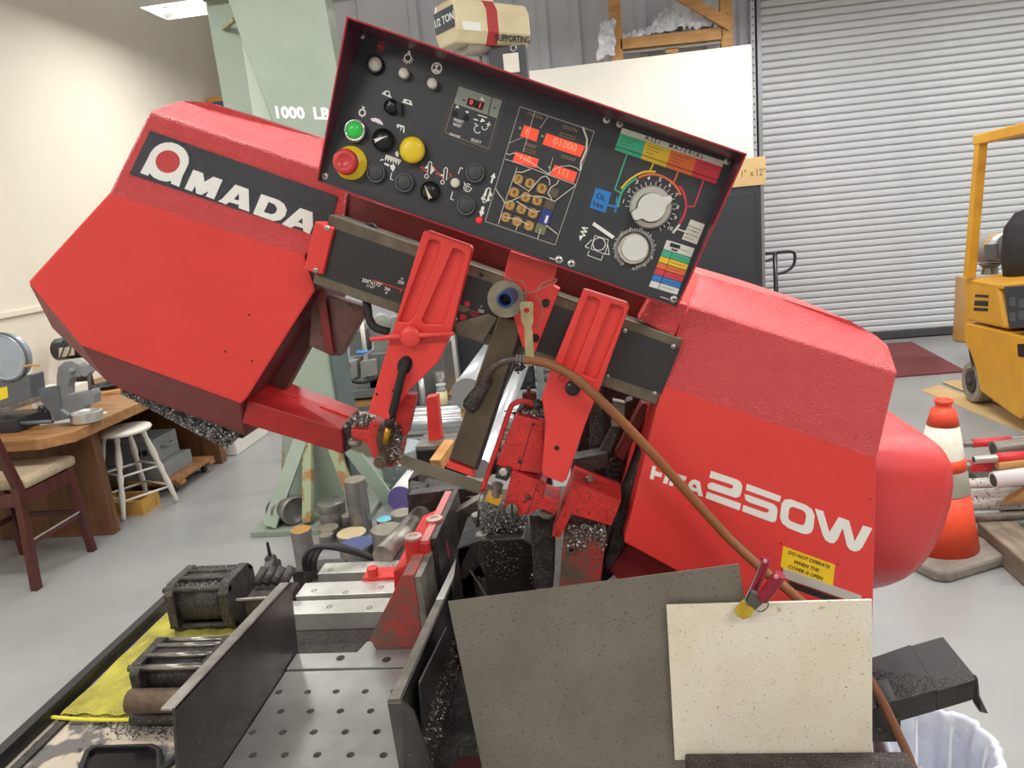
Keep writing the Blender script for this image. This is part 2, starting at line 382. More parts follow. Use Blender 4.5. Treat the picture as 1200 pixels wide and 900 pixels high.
# name plate: frame of the sloping band
A0, A1, A2 = PY(127, 226, 1.55), PY(357, 300, 1.55), PY(175, 130, 1.575)
bn = (A1-A0).cross(A2-A0).normalized(); bn = -bn if bn.y > 0 else bn
def BP(x, y, h=0): return PP(x, y, A0+bn*h, bn)
def bandpoly(poly, h, d=.0006): return prism([BP(x, y, h) for x, y in poly], -bn*d)
PLB = mat('name_plate_black', (52, 56, 66), .25, bump=(310, 1.0, .006), spec=.8)
plate = sp('name_plate', bandpoly([(176, 153), (396, 230), (386, 270), (380, 279), (151.5, 204)], .0018, .0017), PLB, lcover)
LW = MB()
def band_h(outer, holes, h=.0024): LW.add(prism_h([BP(x, y, h) for x, y in outer], [[BP(x, y, h) for x, y in hh] for hh in holes], -bn*.0012), WHT)
def arcp(cx, cy, rx, ry, a0, a1, n, rot=0):
    out = []
    for k in range(n+1):
        a = math.radians(a0+(a1-a0)*k/n); x, y = rx*math.cos(a), ry*math.sin(a); r = math.radians(rot)
        out.append((cx+x*math.cos(r)-y*math.sin(r), cy+x*math.sin(r)+y*math.cos(r)))
    return out
z1 = lambda L: [(150+x/10, 150+y/10) for x, y in L]
z2 = lambda L: [(260+x*.11667, 190+y*.11667) for x, y in L]
logo = z1([(142, 525), (225, 370), (262, 290), (310, 230), (370, 190), (440, 168), (520, 170), (590, 195), (650, 235), (690, 290), (712, 350), (710, 410), (690, 460), (640, 560), (598, 690), (500, 650), (510, 620), (440, 628), (370, 612), (300, 580), (250, 530), (232, 560)])
band_h(logo, [arcp(196.6, 189.4, 14.4, 13.4, 0, 360-15, 23)])
band_h(z1([(765, 488), (880, 528), (895, 632), (1000, 570), (1108, 608), (1008, 835), (908, 800), (950, 735), (860, 785), (798, 765), (788, 670), (750, 745), (662, 712)]), [])
band_h(z2([(135, 225), (268, 272), (275, 500), (168, 462), (170, 430), (75, 400), (40, 425), (-40, 392), (0, 370)]), [z2([(118, 372), (170, 315), (172, 385)])])
band_h(z2([(395, 320), (570, 380), (625, 420), (652, 480), (635, 540), (590, 580), (520, 592), (312, 520)]), [z2([(470, 398), (530, 425), (555, 465), (540, 510), (500, 525), (420, 500)])])
band_h(z2([(785, 460), (910, 503), (915, 640), (880, 722), (818, 692), (815, 665), (735, 640), (690, 660), (602, 622)]), [z2([(762, 600), (808, 562), (812, 622)])])
LW.build('lettering', lcover)
sp('logo_disc', prism([BP(x, y, .0022) for x, y in arcp(196.6, 189.4, 14.2, 13.2, 0, 345, 23)], -bn*.001), REDT, lcover)

# dark inner guard below the cover edge with its rib
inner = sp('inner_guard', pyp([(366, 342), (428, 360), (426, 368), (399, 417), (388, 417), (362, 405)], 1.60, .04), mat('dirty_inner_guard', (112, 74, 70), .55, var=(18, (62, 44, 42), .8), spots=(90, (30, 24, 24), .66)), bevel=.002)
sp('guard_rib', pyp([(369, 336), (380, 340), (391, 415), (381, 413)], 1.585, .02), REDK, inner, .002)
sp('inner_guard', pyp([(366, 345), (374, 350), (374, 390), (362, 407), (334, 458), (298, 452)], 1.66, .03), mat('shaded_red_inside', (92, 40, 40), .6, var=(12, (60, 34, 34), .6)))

# ---- guide cover arm reaching right from the left cover
pts = [(289, 469, 1.575), (400, 503, 1.575), (402, 532, 1.575), (284, 496, 1.575), (302, 445, 1.66), (326, 454, 1.66), (411, 486, 1.66)]
arm = sp('blade_guard_arm', relief(pts, [(0, 1, 2, 3), (0, 4, 5, 6, 1)], 1.72), mat('arm_red', (176, 34, 36), .36, var=(7, (104, 28, 28), .8), spots=(260, (40, 30, 28), .66)), bevel=.003)
sp('arm_end', pyp([(400, 502), (412, 487), (415, 500), (409, 527), (402, 532)], 1.59, .05), DARKM, arm)
for a, b in (((315, 454), (349, 466)), ((375, 476), (409, 488))): sp('hinge_strip', bar(PY(*a, 1.645), PY(*b, 1.645), .006, .004), REDD, arm)
sp('screw', lathe(PY(355.5, 479, 1.615), (-.2, -.8, .6), [(.0048, -.002), (.0048, .002), (.002, .0035)], 14), STEEL, arm)

# ---- main beam with black scale plate and worn strips
beam = sp('guide_beam', pyp([(386, 251), (800, 397), (769, 475), (366, 332)], 1.50, .13), TANW, bevel=.003)
sp('scale_plate', pyp([(389, 267), (797, 408), (775, 462), (371, 322)], 1.498, .004), mat('scale_black', (40, 40, 42), .45, var=(14, (54, 53, 52), .5)), beam, label='black scale plate')
sp('end_clamp', relief([(369, 259, 1.487), (391, 267, 1.487), (378, 322, 1.487), (356, 316, 1.487)], [(0, 1, 2, 3)], 1.55), RED, beam, .003)
def screw_y(x, y, Y, r, parent, m=STEEL, slot=True):
    o = PY(x, y, Y); b = MB().add(lathe(o, (0, -1, 0), [(r, -.003), (r, .001), (r*.75, .0026), (r*.3, .003)], 16), m, True)
    if slot:
        for d in ((1, 0, .3), (-.3, 0, 1)):
            dv = V(d).normalized()*r*.6; b.add(bar(o-dv+V((0, -.0031, 0)), o+dv+V((0, -.0031, 0)), r*.2, .0006, (0, 1, 0)), BLKP)
    return b.build('screw', parent)
for x, y in ((383.5, 267.5), (370, 316.5)): screw_y(x, y, 1.486, .0055, beam)
for x, y in ((732.5, 387.5), (789, 406), (712, 441), (767, 461)): screw_y(x, y, 1.497, .0045, beam)
screw_y(564, 322, 1.499, .005, beam, BLKM)
# printed scale
PR = MB()
REDL = mat('red_print', (214, 44, 50), .5)
def yline(a, b, wpx, m, Y, mb): pa, pb = PY(*a, Y), PY(*b, Y); mb.add(bar(pa, pb, .0006, wpx*Y/FPX, V((0, -1, 0)).cross(pb-pa)), m)
yline((437, 328), (474, 340.5), .9, REDL, 1.4975, PR)
for x, y in ((437, 328), (453, 333), (470, 339)): yline((x, y), (x-1.2, y+5), .9, REDL, 1.4975, PR)
TU, TV, TN = V((.94, 0, -.36)), V((.36, 0, .94)), V((0, -1, 0))
for s, x, y, k in (('300"x175"', 436, 331.5, 7), ('11"x7"', 434, 336, 4.5), ('200', 454, 339, 5.5), ('8"', 453, 343.5, 4), ('250', 470, 331, 6), ('10', 471, 326.5, 4), ('100', 563.5, 364.5, 6), ('4', 564, 359, 4)):
    PR.add(text_vf(s, k*1.5/FPX*.95, PY(x, y, 1.4978), TU, TV, TN, .0004, .0001, sx=.9), WHT)
for a, b in (((549, 366), (563, 371)), ((552, 364), (562, 367.5)), ((553, 369), (561, 372.5))): yline(a, b, .9, REDL, 1.4975, PR)
PR.add(lathe(PY(547.5, 356, 1.4975), (0, -1, 0), [(.006, 0), (.006, .0004)], 16), REDL).add(pyp([(540, 368), (547, 370), (545, 376), (538, 374)], 1.4972, .0006), REDL)
PR.add(pyp([(534, 360), (540, 357), (552, 363), (545, 366), (535, 364)], 1.4965, .002), TANW)
PR.build('scale_print', beam)
sp('clamp_wedge', pyp([(531, 378), (573, 368), (584, 372), (566, 402), (536, 393)], 1.49, .03), TANW, beam, .002)
for x, y in ((534, 361), (534, 374)): screw_y(x, y, 1.485, .004, beam)

sp('cable_hose', tube([PY(429, 350, 1.53), PY(431, 362, 1.52), PY(433, 374, 1.52), PY(440, 384, 1.52), PY(456, 389, 1.52)], .009, 12), RUB, beam, smooth=True)
# ---- guide arms with two recessed pockets each
def guide_arm(outer, pockets, floor_poly, name='guide_arm'):
    b = MB().add(pyph(outer, pockets, 1.445, .014), RED).add(pyp(outer, 1.459, .03), RED)
    return b.build(name, saw, .0025, weld=False)
ga = guide_arm([(496, 271), (501, 270), (551, 288), (553, 292), (528, 391), (524, 401), (514, 424), (482, 455), (467, 474), (455, 492), (431, 484), (460, 387)],
               [[(503, 281), (511, 281), (516, 285), (516, 292), (485, 372), (478, 378), (467, 377)], [(531, 291), (540, 293), (545, 299), (522, 374), (519, 380), (497, 380), (494, 376)]], None)
gb = guide_arm([(684, 339), (688, 340), (735, 355), (738, 359), (702, 458), (696, 472), (685, 500), (664, 562), (659, 566), (638, 558), (635, 553), (639, 496), (635, 466), (645, 434), (650, 424)],
               [[(689, 347), (698, 349), (703, 353), (702, 359), (672, 436), (658, 430)], [(716, 356), (726, 358), (731, 362), (730, 369), (699, 445), (683, 439)]], None)
# clamp handle with round boss
o = PY(481, 395, 1.425); hnd = MB().add(lathe(o, (0, -1, 0), [(.020, -.024), (.0225, -.004), (.0215, .003), (.015, .0065), (.004, .008)], 28), RED, True)
for a, b, w0, w1 in (((470, 394), (433.5, 397.5), .013, .009), ((491, 393), (532, 391), .013, .008)):
    hnd.add(cyl(PY(*a, 1.425), PY(*b, 1.425), w0/2, 10, w1/2), RED, True)
hnd.build('clamp_handle', ga, .001)
# hose slot and small holes
sp('slot', pyp([(x, y) for x, y in arcp(474.5, 428, 8.8, 11.5, 0, 345, 23, 20)], 1.4445, .004), BLKP, ga)
for x, y in ((441.5, 462), (460.5, 458)): sp('bolt_hole', lathe(PY(x, y, 1.4447), (0, -1, 0), [(.0028, -.001), (.0028, .0006)], 12), BLKP, ga)
for x, y, r in ((652.5, 525, .0055), (647, 536, .0008), (671, 528, .0008)): sp('bolt_hole', lathe(PY(x, y, 1.4447), (0, -1, 0), [(r, -.001), (r, .0006)], 14), BLKP, gb)
sp('lock_knob', lathe(PY(671, 455, 1.437), (0, -1, 0), [(.015, -.012), (.0155, .002), (.013, .006), (.003, .0065)], 20), BLKP, gb, smooth=True)
sp('bolt_head', lathe(PY(658, 443, 1.442), (0, -1, 0), [(.009, -.003), (.009, .003), (.005, .004)], 6), REDD, gb)
# flexible coolant pipe through the slot and its brass nozzle
part('coolant_pipe', tube([PY(477, 420, 1.455), PY(474, 428, 1.43), PY(468, 450, 1.43), PY(462, 476, 1.44), PY(457.5, 490, 1.465)], .0085, 14), RUB, ga, smooth=True)
part('nozzle', cyl(PY(456, 497, 1.476), PY(452, 520, 1.474), .0085, 10, .0075), BRASS, ga, smooth=True)
sp('pipe_collar', cyl(PY(459, 486, 1.462), PY(456, 498, 1.472), .0115, 12), DARKM, ga, smooth=True)
# lower side flange of the left arm
sp('arm_flange', pyp([(470, 462), (488, 463), (478, 508), (468, 512), (462, 490)], 1.50, .03), REDD, ga, .002)

# ---- left blade guide head
gh = sp('blade_guide_head', pyp([(411, 503), (431, 504), (433, 494), (446, 495), (470, 500), (471, 512), (469, 530), (463, 547), (452, 548), (438, 540), (434, 528), (428, 519), (411, 512)], 1.50, .06), REDD, bevel=.003)
sp('guide_casting', pyp([(444, 497), (468, 500), (470, 516), (465, 535), (458, 547), (444, 535), (440, 515)], 1.488, .03), mat('grimy_casting', (92, 66, 56), .45, .3, var=(60, (40, 32, 30), .9), spots=(200, (170, 164, 156), .66), bump=(120, .6)), gh, .003)
gr = random.Random(3)
sp('swarf_lump', flecks(260, lambda r: PY(424+r.gauss(0, 6), 494+r.gauss(0, 4), 1.52+r.uniform(0, .03)), .004, gr), CHIP, gh, kind='stuff')
sp('swarf_lump', flecks(200, lambda r: PY(464+r.gauss(0, 4), 525+r.gauss(0, 10), 1.482+r.uniform(0, .02)), .0028, gr), CHIP, gh, kind='stuff')
sp('backing_roller', lathe(PY(416, 519, 1.50), (.2, 0, .98), [(.014, -.004), (.015, 0), (.015, .006), (.012, .009)], 20), STEELW, gh, smooth=True)
sp('guide_roller', lathe(PY(444.5, 542.5, 1.47), (-.1, -1, 0), [(.0145, -.03), (.0145, .0), (.0125, .002), (.0115, -.003), (.002, -.002)], 24), STEELW, gh, smooth=True)
sp('roller_bore', lathe(PY(444.5, 542.5, 1.4685), (-.1, -1, 0), [(.0105, 0), (.0105, .0012), (.001, .0014)], 20), mat('rusty_bore', (104, 78, 62), .6, var=(200, (60, 44, 38), .8)), gh)
# carbide guide cheeks
sp('guide_cheek', pyp([(462, 521), (470, 517), (468, 537), (461, 548), (457, 546)], 1.53, .05), DARKM, gh)

# ---- blade: flat band with teeth along its lower edge, between the two guides
top0, top1, bot0, bot1 = PY(382, 501, 1.60), PY(590, 573.5, 1.60), PY(378, 517, 1.60), PY(586, 589, 1.60)
edge = []; NT = 64
for i in range(NT+1):
    p = bot0.lerp(bot1, i/NT); edge.append(p)
    if i < NT: q = bot0.lerp(bot1, (i+.45)/NT); up = (top0-bot0).normalized(); edge.append(q+up*.0065)
sp('saw_blade', prism([top0, top1]+edge[::-1], (0, .0012, 0)), mat('blade_steel', (146, 140, 126), .34, .75, var=(9, (112, 106, 94), .6)), label='toothed steel blade')

# ---- centre: red hanger bracket, rising post, round bobbin with blue socket
ctr = sp('centre_bracket', pyp([(598, 294), (652, 312), (648, 335), (656, 339), (627, 413), (612, 406), (602, 372), (590, 325)], 1.475, .04), RED, bevel=.002)
for x, y in ((639.5, 355), (627.5, 396)):
    sp('cap_screw', lathe(PY(x, y, 1.473), (0, -1, 0), [(.0085, -.004), (.0085, .004), (.0055, .004), (.005, .0005), (.001, .0004)], 18), BLKP, ctr)
post = sp('rising_post', pyp([(584, 370), (614, 377), (557, 550), (526, 538)], 1.478, .05), TAN, bevel=.004)
sp('post_edge', pyp([(614, 376), (617, 377), (560, 551), (556.5, 549.5)], 1.485, .03), BLKP, post)
sp('post_foot', pyp([(524, 540), (553, 551), (556, 560), (523, 548)], 1.472, .06), RED, post, .002)
disc = sp('bobbin_disc', lathe(PY(593, 350.5, 1.44), (0, -1, 0), [(.037, -.006), (.038, 0), (.037, .002), (.002, .002)], 40), mat('dull_zinc', (152, 146, 130), .4, .6, var=(30, (118, 112, 96), .7)), label='dull zinc disc')
sp('blue_socket', lathe(PY(598, 346, 1.44), (-.06, -1, -.02), [(.0165, 0), (.0165, .062), (.0155, .064), (.0122, .064), (.0115, .022), (.001, .021)], 28), BLUEP, disc, smooth=False)
sp('socket_bore', lathe(PY(598, 346, 1.44), (-.06, -1, -.02), [(.0113, .0225), (.001, .0228)], 20), BLKP, disc)
ZINC = mat('yellow_zinc', (188, 176, 138), .35, .6, var=(30, (140, 126, 92), .6))
strap = sp('hose_strap', pyph([(609, 355), (612, 353.5), (623, 353.5), (625, 356), (625, 378), (622.5, 383), (624, 388), (626.5, 428), (616, 430), (614.5, 388), (614, 383), (611, 378)], [arcp(617, 364, 3.6, 3.2, 0, 330, 11)], 1.415, .003), ZINC, bevel=.0006)
for pl in ([(589, 322), (600, 328), (611, 329), (615.5, 336), (616.5, 347), (617, 364)], [(612, 343), (622, 343), (635, 338), (649, 332), (652, 327), (640, 330), (632, 336), (628, 346), (634, 355), (636, 367), (631, 378), (626, 386)]):
    sp('lock_wire', tube([PY(x, y, 1.432) for x, y in pl], .0013, 6), mat('wire_steel', (150, 132, 112), .4, .6), ctr, smooth=True)

# ---- air blow pipe elbow in front of the post
blow = sp('coolant_elbow', tube([PY(560, 462, 1.47), PY(568, 447, 1.45), PY(576, 433, 1.43), PY(588, 424, 1.42), PY(602, 421, 1.42), PY(618, 421.5, 1.42)], .0075, 14), mat('grey_pipe', (96, 88, 84), .3, .5), smooth=True)
sp('grimy_nozzle', tube([PY(571, 445, 1.455), PY(564, 456, 1.46), PY(556, 468, 1.465), PY(550, 478, 1.47)], lambda t: .012+.008*t-.004*(t > .9), 14), DARKM, blow, smooth=True)
for x in (606, 610, 614): sp('hose_barb', lathe(PY(x, 421.3, 1.42), (1, 0, -.08), [(.0095, -.002), (.0105, 0), (.0095, .002)], 14), STEELW, blow)
sp('wing_nut', flecks(40, lambda r: PY(609+r.gauss(0, 3), 432+r.gauss(0, 2.5), 1.425), .005, gr), DARKM, blow)

# ---- right blade guide: two red blocks, spring pipe, brass tip
blk = sp('right_guide_block', pyp([(604, 486), (637, 494), (638, 556), (600, 551), (581, 545)], 1.50, .07), REDD, bevel=.003)
sp('block_top', pyp([(604, 486), (608, 479), (640, 488), (637, 495)], 1.53, .05), DARKM, blk)
yb = MB()
for a, b, Y in (((624, 496), (608, 553), 1.4992), ((630, 567), (618, 602), 1.4892)): yline(a, b, .8, BLKP, Y, yb)
yb.build('joint_line', blk)
blk2 = sp('lower_guide_block', pyp([(600, 552), (641, 566), (636, 581), (656, 588), (650, 603), (632, 596), (620, 603), (609, 604), (590, 592), (597, 564)], 1.49, .08), REDD, blk, .0025)
for x, y, r, Y in ((625, 497, .003, 1.499), (609, 541, .0045, 1.499), (619, 583, .006, 1.489)): screw_y(x, y, Y, r, blk, DARKM, False)
screw_y(600, 597.5, 1.478, .0145, blk, STEELW, False)
sp('screw_slot', pyp([(598.8, 591), (601.2, 591), (601.2, 604), (598.8, 604)], 1.4745, .001), BLKP, blk)
sp('hex_bolt', lathe(PY(590, 553, 1.485), (-.1, -1, .1), [(.0095, -.01), (.0095, .004), (.006, .005)], 6), STEEL, blk)
sp('bolt_plate', pyp([(583, 548), (598, 547), (600, 556), (594, 564), (580, 560)], 1.495, .02), DARKM, blk)
sp('nozzle_body', lathe(PY(581, 580, 1.50), (.25, 0, .97), [(.009, -.004), (.009, .018), (.013, .019), (.013, .028), (.006, .03)], 12), STEELW, blk)
sp('brass_tip', pyp([(571, 579), (588, 586), (584, 593), (568, 587)], 1.495, .03), mat('ochre_block', (206, 150, 40), .45), blk, .001)
sp('red_pipe', tube([PY(625, 474, 1.51), PY(617, 471, 1.505), PY(608, 470.5, 1.50), PY(600, 475, 1.50), PY(596, 484, 1.50), PY(588, 508, 1.50), PY(577, 540, 1.50), PY(565, 575, 1.50)], .0058, 12), REDD, blk, smooth=True)
sp('pipe_fitting', lathe(PY(634, 474, 1.51), (1, 0, -.1), [(.009, -.016), (.012, -.012), (.012, -.002), (.008, 0), (.012, .002), (.012, .010)], 8), DARKM, blk)
sp('reservoir_cup', lathe(PY(621, 471, 1.56), (0, 0, 1), [(.014, -.012), (.016, 0), (.016, .022), (.004, .026), (.004, .034)], 16), mat('maroon_cup', (120, 52, 50), .5), blk)
sp('swarf_lump', flecks(200, lambda r: PY(620+r.gauss(0, 12), 484+r.gauss(0, 2.2)+(.3*r.random()), 1.525), .0028, gr), CHIP, blk, kind='stuff')

# ---- right bracket (inverted L) and worn pillar under it
br = sp('side_bracket', relief([(672, 565, 1.49), (728, 587, 1.49), (716, 616, 1.49), (670, 602, 1.49), (656, 631, 1.49), (647, 628, 1.49), (674, 556, 1.54), (728, 577, 1.54)], [(0, 1, 2, 3, 4, 5), (0, 6, 7, 1)], 1.60), REDD, bevel=.002)
sp('bracket_bolt', lathe(PY(691, 561, 1.52), (0, 0, 1), [(.009, -.004), (.009, .005), (.004, .006)], 12), STEELW, br)
pil = sp('guide_pillar', pyp([(662, 618), (711, 626), (703, 690), (655, 690)], 1.52, .09), REDW, bevel=.003)
sp('pillar_tube', lathe(PY(669.5, 643.5, 1.515), (0, -1, 0), [(.0085, -.01), (.0085, .006), (.0062, .006), (.006, -.002), (.001, -.002)], 20), STEELW, pil)
sp('tube_bore', lathe(PY(669.5, 643.5, 1.510), (0, -1, 0), [(.0062, 0), (.001, .0002)], 18), BLKP, pil)
sp('swarf_heap', flecks(1100, lambda r: PY(664+46*r.random(), 623+r.gauss(0, 6)+(r.random()**2)*14, 1.515+r.uniform(-.004, .03)), .0026, gr), CHIP, pil, kind='stuff')
# dark mechanism between the guide arm and the right cover
mech = sp('drive_frame', pyp([(700, 440), (776, 470), (735, 660), (700, 690), (662, 690), (668, 560)], 1.78, .12), DARKM)
sp('frame_bar', pyp([(735, 470), (742, 468), (716, 530), (700, 555), (692, 548)], 1.62, .04), DARKM, mech, .003)
sp('frame_bar', pyp([(693, 456), (705, 452), (712, 545), (690, 545)], 1.66, .03), BLKM, mech, .003)
sp('frame_bar', pyp([(672, 538), (712, 530), (712, 548), (668, 560)], 1.60, .05), DARKM, mech, .003)
sp('frame_bar', pyp([(718, 470), (733, 473), (731, 500), (716, 500)], 1.60, .03), STEELW, mech, .002)
sp('red_bar', pyp([(753, 472), (764, 474), (731, 540), (721, 535)], 1.64, .05), REDK, mech, .003)
sp('side_flange', pyp([(752, 530), (760, 532), (732, 640), (712, 670), (708, 660), (722, 610)], 1.56, .1), DARKM, mech, .003)
sp('hydraulic_line', tube([PY(708, 540, 1.63), PY(713, 560, 1.62), PY(716, 590, 1.62)], .007, 10), RUB, mech, smooth=True)
co = []
for k in range(90): a = k/90*2*math.pi*8; co.append(PY(720.5-k*.06, 538+k*.55, 1.65)+V((math.cos(a)*.013, math.sin(a)*.013, 0)))
sp('spring', tube(co, .0022, 6, 0), DARKM, mech, smooth=True)
sp('lower_guide_casting', pyp([(620, 604), (650, 604), (648, 690), (626, 690)], 1.56, .1), BLKM, mech, .003)
sp('guide_roller', lathe(PY(640, 603, 1.50), (.25, 0, .97), [(.015, -.004), (.016, 0), (.016, .004), (.013, .006)], 18), STEELW, mech)

# ---- right wheel cover
pts = [(797, 381, 1.50), (776, 451, 1.50), (1028, 538, 1.50), (1023, 745, 1.50), (830, 690, 1.50), (731, 636, 1.50),      # 0-5
       (806, 357, 1.53), (1052, 436, 1.53), (820, 321, 1.64), (905, 346, 1.64), (996, 376, 1.64), (1028, 394, 1.64), (1041, 405, 1.63)]
rc = MB(); vv, ff = relief(pts, [(1, 2, 3, 4, 5), (0, 6, 7, 2, 1), (6, 8, 9, 10, 11, 12, 7)], 2.02)
for i, f in enumerate(ff): rc.add((vv, [f]), REDT if i in (1, 2) else RED)
rcover = rc.build('wheel_cover', saw, .005, label='red right wheel cover with white model lettering', weld=True)
LT = MB(); YR = 1.4985
def rl(L, ox, oy): return [PY(ox+x*.13333, oy+y*.13333, YR) for x, y in L]
def radd(outer, holes=(), ox=750, oy=530): LT.add(prism_h(rl(outer, ox, oy), [rl(h, ox, oy) for h in holes], (0, .0014, 0)), WHT)
# H I F A
radd([(110, 118), (142, 130), (134, 165), (195, 185), (188, 222), (126, 204), (118, 242), (86, 232)])
radd([(226, 186), (262, 198), (240, 282), (202, 270)])
radd([(268, 236), (302, 248), (288, 300), (252, 290)])
radd([(330, 192), (412, 218), (398, 252), (352, 240), (340, 282), (306, 270)])
radd([(408, 350), (432, 270), (452, 246), (488, 242), (528, 262), (552, 390), (512, 380), (506, 352), (462, 338), (450, 362)], [[(460, 306), (470, 282), (492, 288), (500, 320)]])
# 2
radd([(625, 165), (850, 240), (885, 262), (900, 295), (890, 360), (875, 390), (840, 400), (640, 335), (600, 318), (592, 295), (605, 272), (640, 268), (790, 320), (818, 318), (820, 295), (795, 280), (610, 222)])
radd([(590, 348), (888, 452), (875, 512), (575, 402)])
# 5
radd([(940, 278), (1240, 388), (1228, 438), (930, 332)])
radd([(918, 372), (950, 376), (1170, 455), (1202, 480), (1210, 520), (1200, 590), (1185, 612), (1160, 615), (898, 518), (908, 464), (1090, 528), (1128, 532), (1136, 510), (1112, 492), (960, 440), (928, 420)])
# 0 and W
radd([(345, 225), (375, 192), (425, 190), (560, 240), (610, 275), (636, 330), (625, 440), (605, 482), (565, 496), (520, 488), (400, 440), (350, 400), (330, 350)], [[(412, 275), (425, 258), (450, 256), (530, 285), (556, 310), (560, 340), (550, 400), (535, 418), (510, 415), (430, 385), (406, 360), (404, 335)]], 870, 560)
radd([(638, 270), (712, 294), (765, 480), (848, 345), (938, 378), (988, 560), (1062, 420), (1142, 445), (1055, 610), (1025, 640), (985, 648), (945, 632), (920, 600), (882, 440), (835, 545), (805, 575), (770, 572), (730, 548), (705, 500)], (), 870, 560)
LT.build('lettering', rcover)
lab = sp('warning_label', pyp([(918, 640), (978.5, 662), (976, 688), (914.5, 664)], 1.4988, .001), mat('label_yellow', (244, 204, 34), .45), rcover)
WL_ = MB(); du = (PY(978.5, 662, 1.5)-PY(918, 640, 1.5)).normalized(); dv = V((0, -1, 0)).cross(du)
dv = dv if dv.z > 0 else -dv
for s, x, y in (('DO NOT OPERATE', 948, 657), ('WHEN THE', 945, 664.5), ('COVER IS OPEN', 944, 672)):
    part('lettering', text_vf(s, .0112, PY(x, y-1, 1.4986), du, dv, (0, -1, 0), .0004, .00012, sx=1.0), BLKP, rcover)
sp('door_strip', pyp([(918, 667), (922, 668), (1010, 699), (1010, 704), (995, 704), (917, 677)], 1.492, .008), mat('aluminium_strip', (206, 204, 198), .35, .4), rcover, .001)
sp('door_gap', pyp([(925, 681), (990, 704), (975, 706), (924, 688)], 1.4992, .001), BLKP, rcover)
for x, y in ((915.5, 637), (982, 661), (1020, 585)): sp('cover_hole', lathe(PY(x, y, 1.4995), (0, 1, 0), [(.0018, -.0006), (.0018, .001)], 10), BLKP, rcover)
# underside lip and hinge body below the right cover
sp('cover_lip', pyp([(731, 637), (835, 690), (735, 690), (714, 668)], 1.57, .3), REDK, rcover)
# corner piece between panel and cover
cp = sp('panel_bracket', pyp([(762, 350), (806, 357), (797, 380), (790, 396), (748, 374)], 1.51, .05), REDT, rcover, .002)
# rounded motor housing
b0, b1 = PY(1030, 494, 1.56), PY(1026, 700, 1.56)
outl = [(1036, 494), (1066, 503), (1090, 513), (1106, 527), (1116, 546), (1117.5, 568), (1114, 592), (1107, 615), (1096, 640), (1082, 661), (1063, 677), (1042, 686), (1026, 690)]
vs = []; fs = []; nu = 10; nvv = 26
for j in range(nvv+1):
    t = j/nvv; kk = t*(len(outl)-1); i = min(int(kk), len(outl)-2); fx = kk-i
    ex, ey = outl[i][0]+(outl[i+1][0]-outl[i][0])*fx, outl[i][1]+(outl[i+1][1]-outl[i][1])*fx
    c = (ey-592)/98.0; dep = .17*math.sqrt(max(0, 1-c*c))
    for k in range(nu+1):
        s = k/nu; x_ = 1000+(ex-1000)*s; y_ = ey-(1-s)*(ex-1000)*.30*max(0, 1-abs(c)); vs.append(PY(x_, y_, 1.72-dep*(1-.10*s**3)))
for j in range(nvv):
    for k in range(nu): a = j*(nu+1)+k; fs.append((a, a+1, a+nu+2, a+nu+1))
rim = [j*(nu+1)+nu for j in range(nvv+1)]; n0 = len(vs); vs += [V((vs[i].x, 1.95, vs[i].z)) for i in rim]
for j in range(nvv): fs.append((rim[j], rim[j+1], n0+j+1, n0+j))
sp('motor_housing', (vs, fs), REDM, smooth=True)
# ---- control panel: tilted box with a raised rim; everything on it lies on its recessed face
PN = V((-.0872, -.9779, -.1908)).normalized()
PO = V((-.1147, 1.3815, 1.7823))                       # centre of the rim plane
Q = [PP(406, 18.5, PO, PN), PP(876, 180, PO, PN), PP(793.5, 362, PO, PN), PP(370.5, 213, PO, PN)]
PU = ((Q[1]-Q[0])+(Q[2]-Q[3])).normalized(); PV = PN.cross(PU); PV = PV if PV.z > 0 else -PV
PC = (Q[0]+Q[1]+Q[2]+Q[3])/4; HW = ((Q[1]-Q[0]).length+(Q[2]-Q[3]).length)/4; HH = ((Q[0]-Q[3]).length+(Q[1]-Q[2]).length)/4
# the face leans back inside the slanted rim: nearly flush at the bottom edge, deep under the top visor
FE = math.radians(3.0); FN = V((.02, -math.cos(FE), math.sin(FE))).normalized()
FO = (Q[2]+Q[3])/2 - FN*.007
BO = FO - FN*.012
def back(p, o): return p - FN*((p-o).dot(FN))
PANR = mat('panel_rim_red', (176, 40, 52), .3, var=(12, (150, 34, 46), .4))
cq = sum(Q, V())/4
def inset(p, t=.0036):
    a = (p-cq); return cq + PU*(a.dot(PU)-math.copysign(t, a.dot(PU))) + PV*(a.dot(PV)-math.copysign(t, a.dot(PV)))
QI = [inset(p) for p in Q]; QB = [back(p, BO) for p in Q]; QIB = [back(p, BO) for p in QI]
pan = part('control_panel', prism([back(p, FO) for p in QI], -FN*.012), BLK, saw, label='black control panel in a red housing')
wv, wf = Q+QI+QB+QIB, []
for k in range(4):
    m_ = (k+1) % 4; wf += [(k, m_, 4+m_, 4+k), (k, 8+k, 8+m_, m_), (4+k, 4+m_, 12+m_, 12+k), (8+k, 12+k, 12+m_, 8+m_)]
INW = mat('panel_inner_wall', (92, 48, 62), .3)
rm = MB()
for k, f in enumerate(wf): rm.add((wv, [f]), INW if k % 4 == 2 else PANR)
rm.build('rim', pan, .0010, weld=True)
part('housing', prism(QB, -FN*.045), REDK, pan)
PN = FN; PU = (PU-FN*PU.dot(FN)).normalized(); PV = FN.cross(PU); PV = PV if PV.z > 0 else -PV
part('support_plate', pyp([(404, 226), (612, 296), (770, 350), (745, 376), (606, 335), (400, 258)], 1.58, .02), REDK, saw)  # fills the dark gap below the panel, its shade put into the red
sp('grommet', torus(PY(434, 271, 1.54), (0, -1, 0), .012, .006), BLKP)

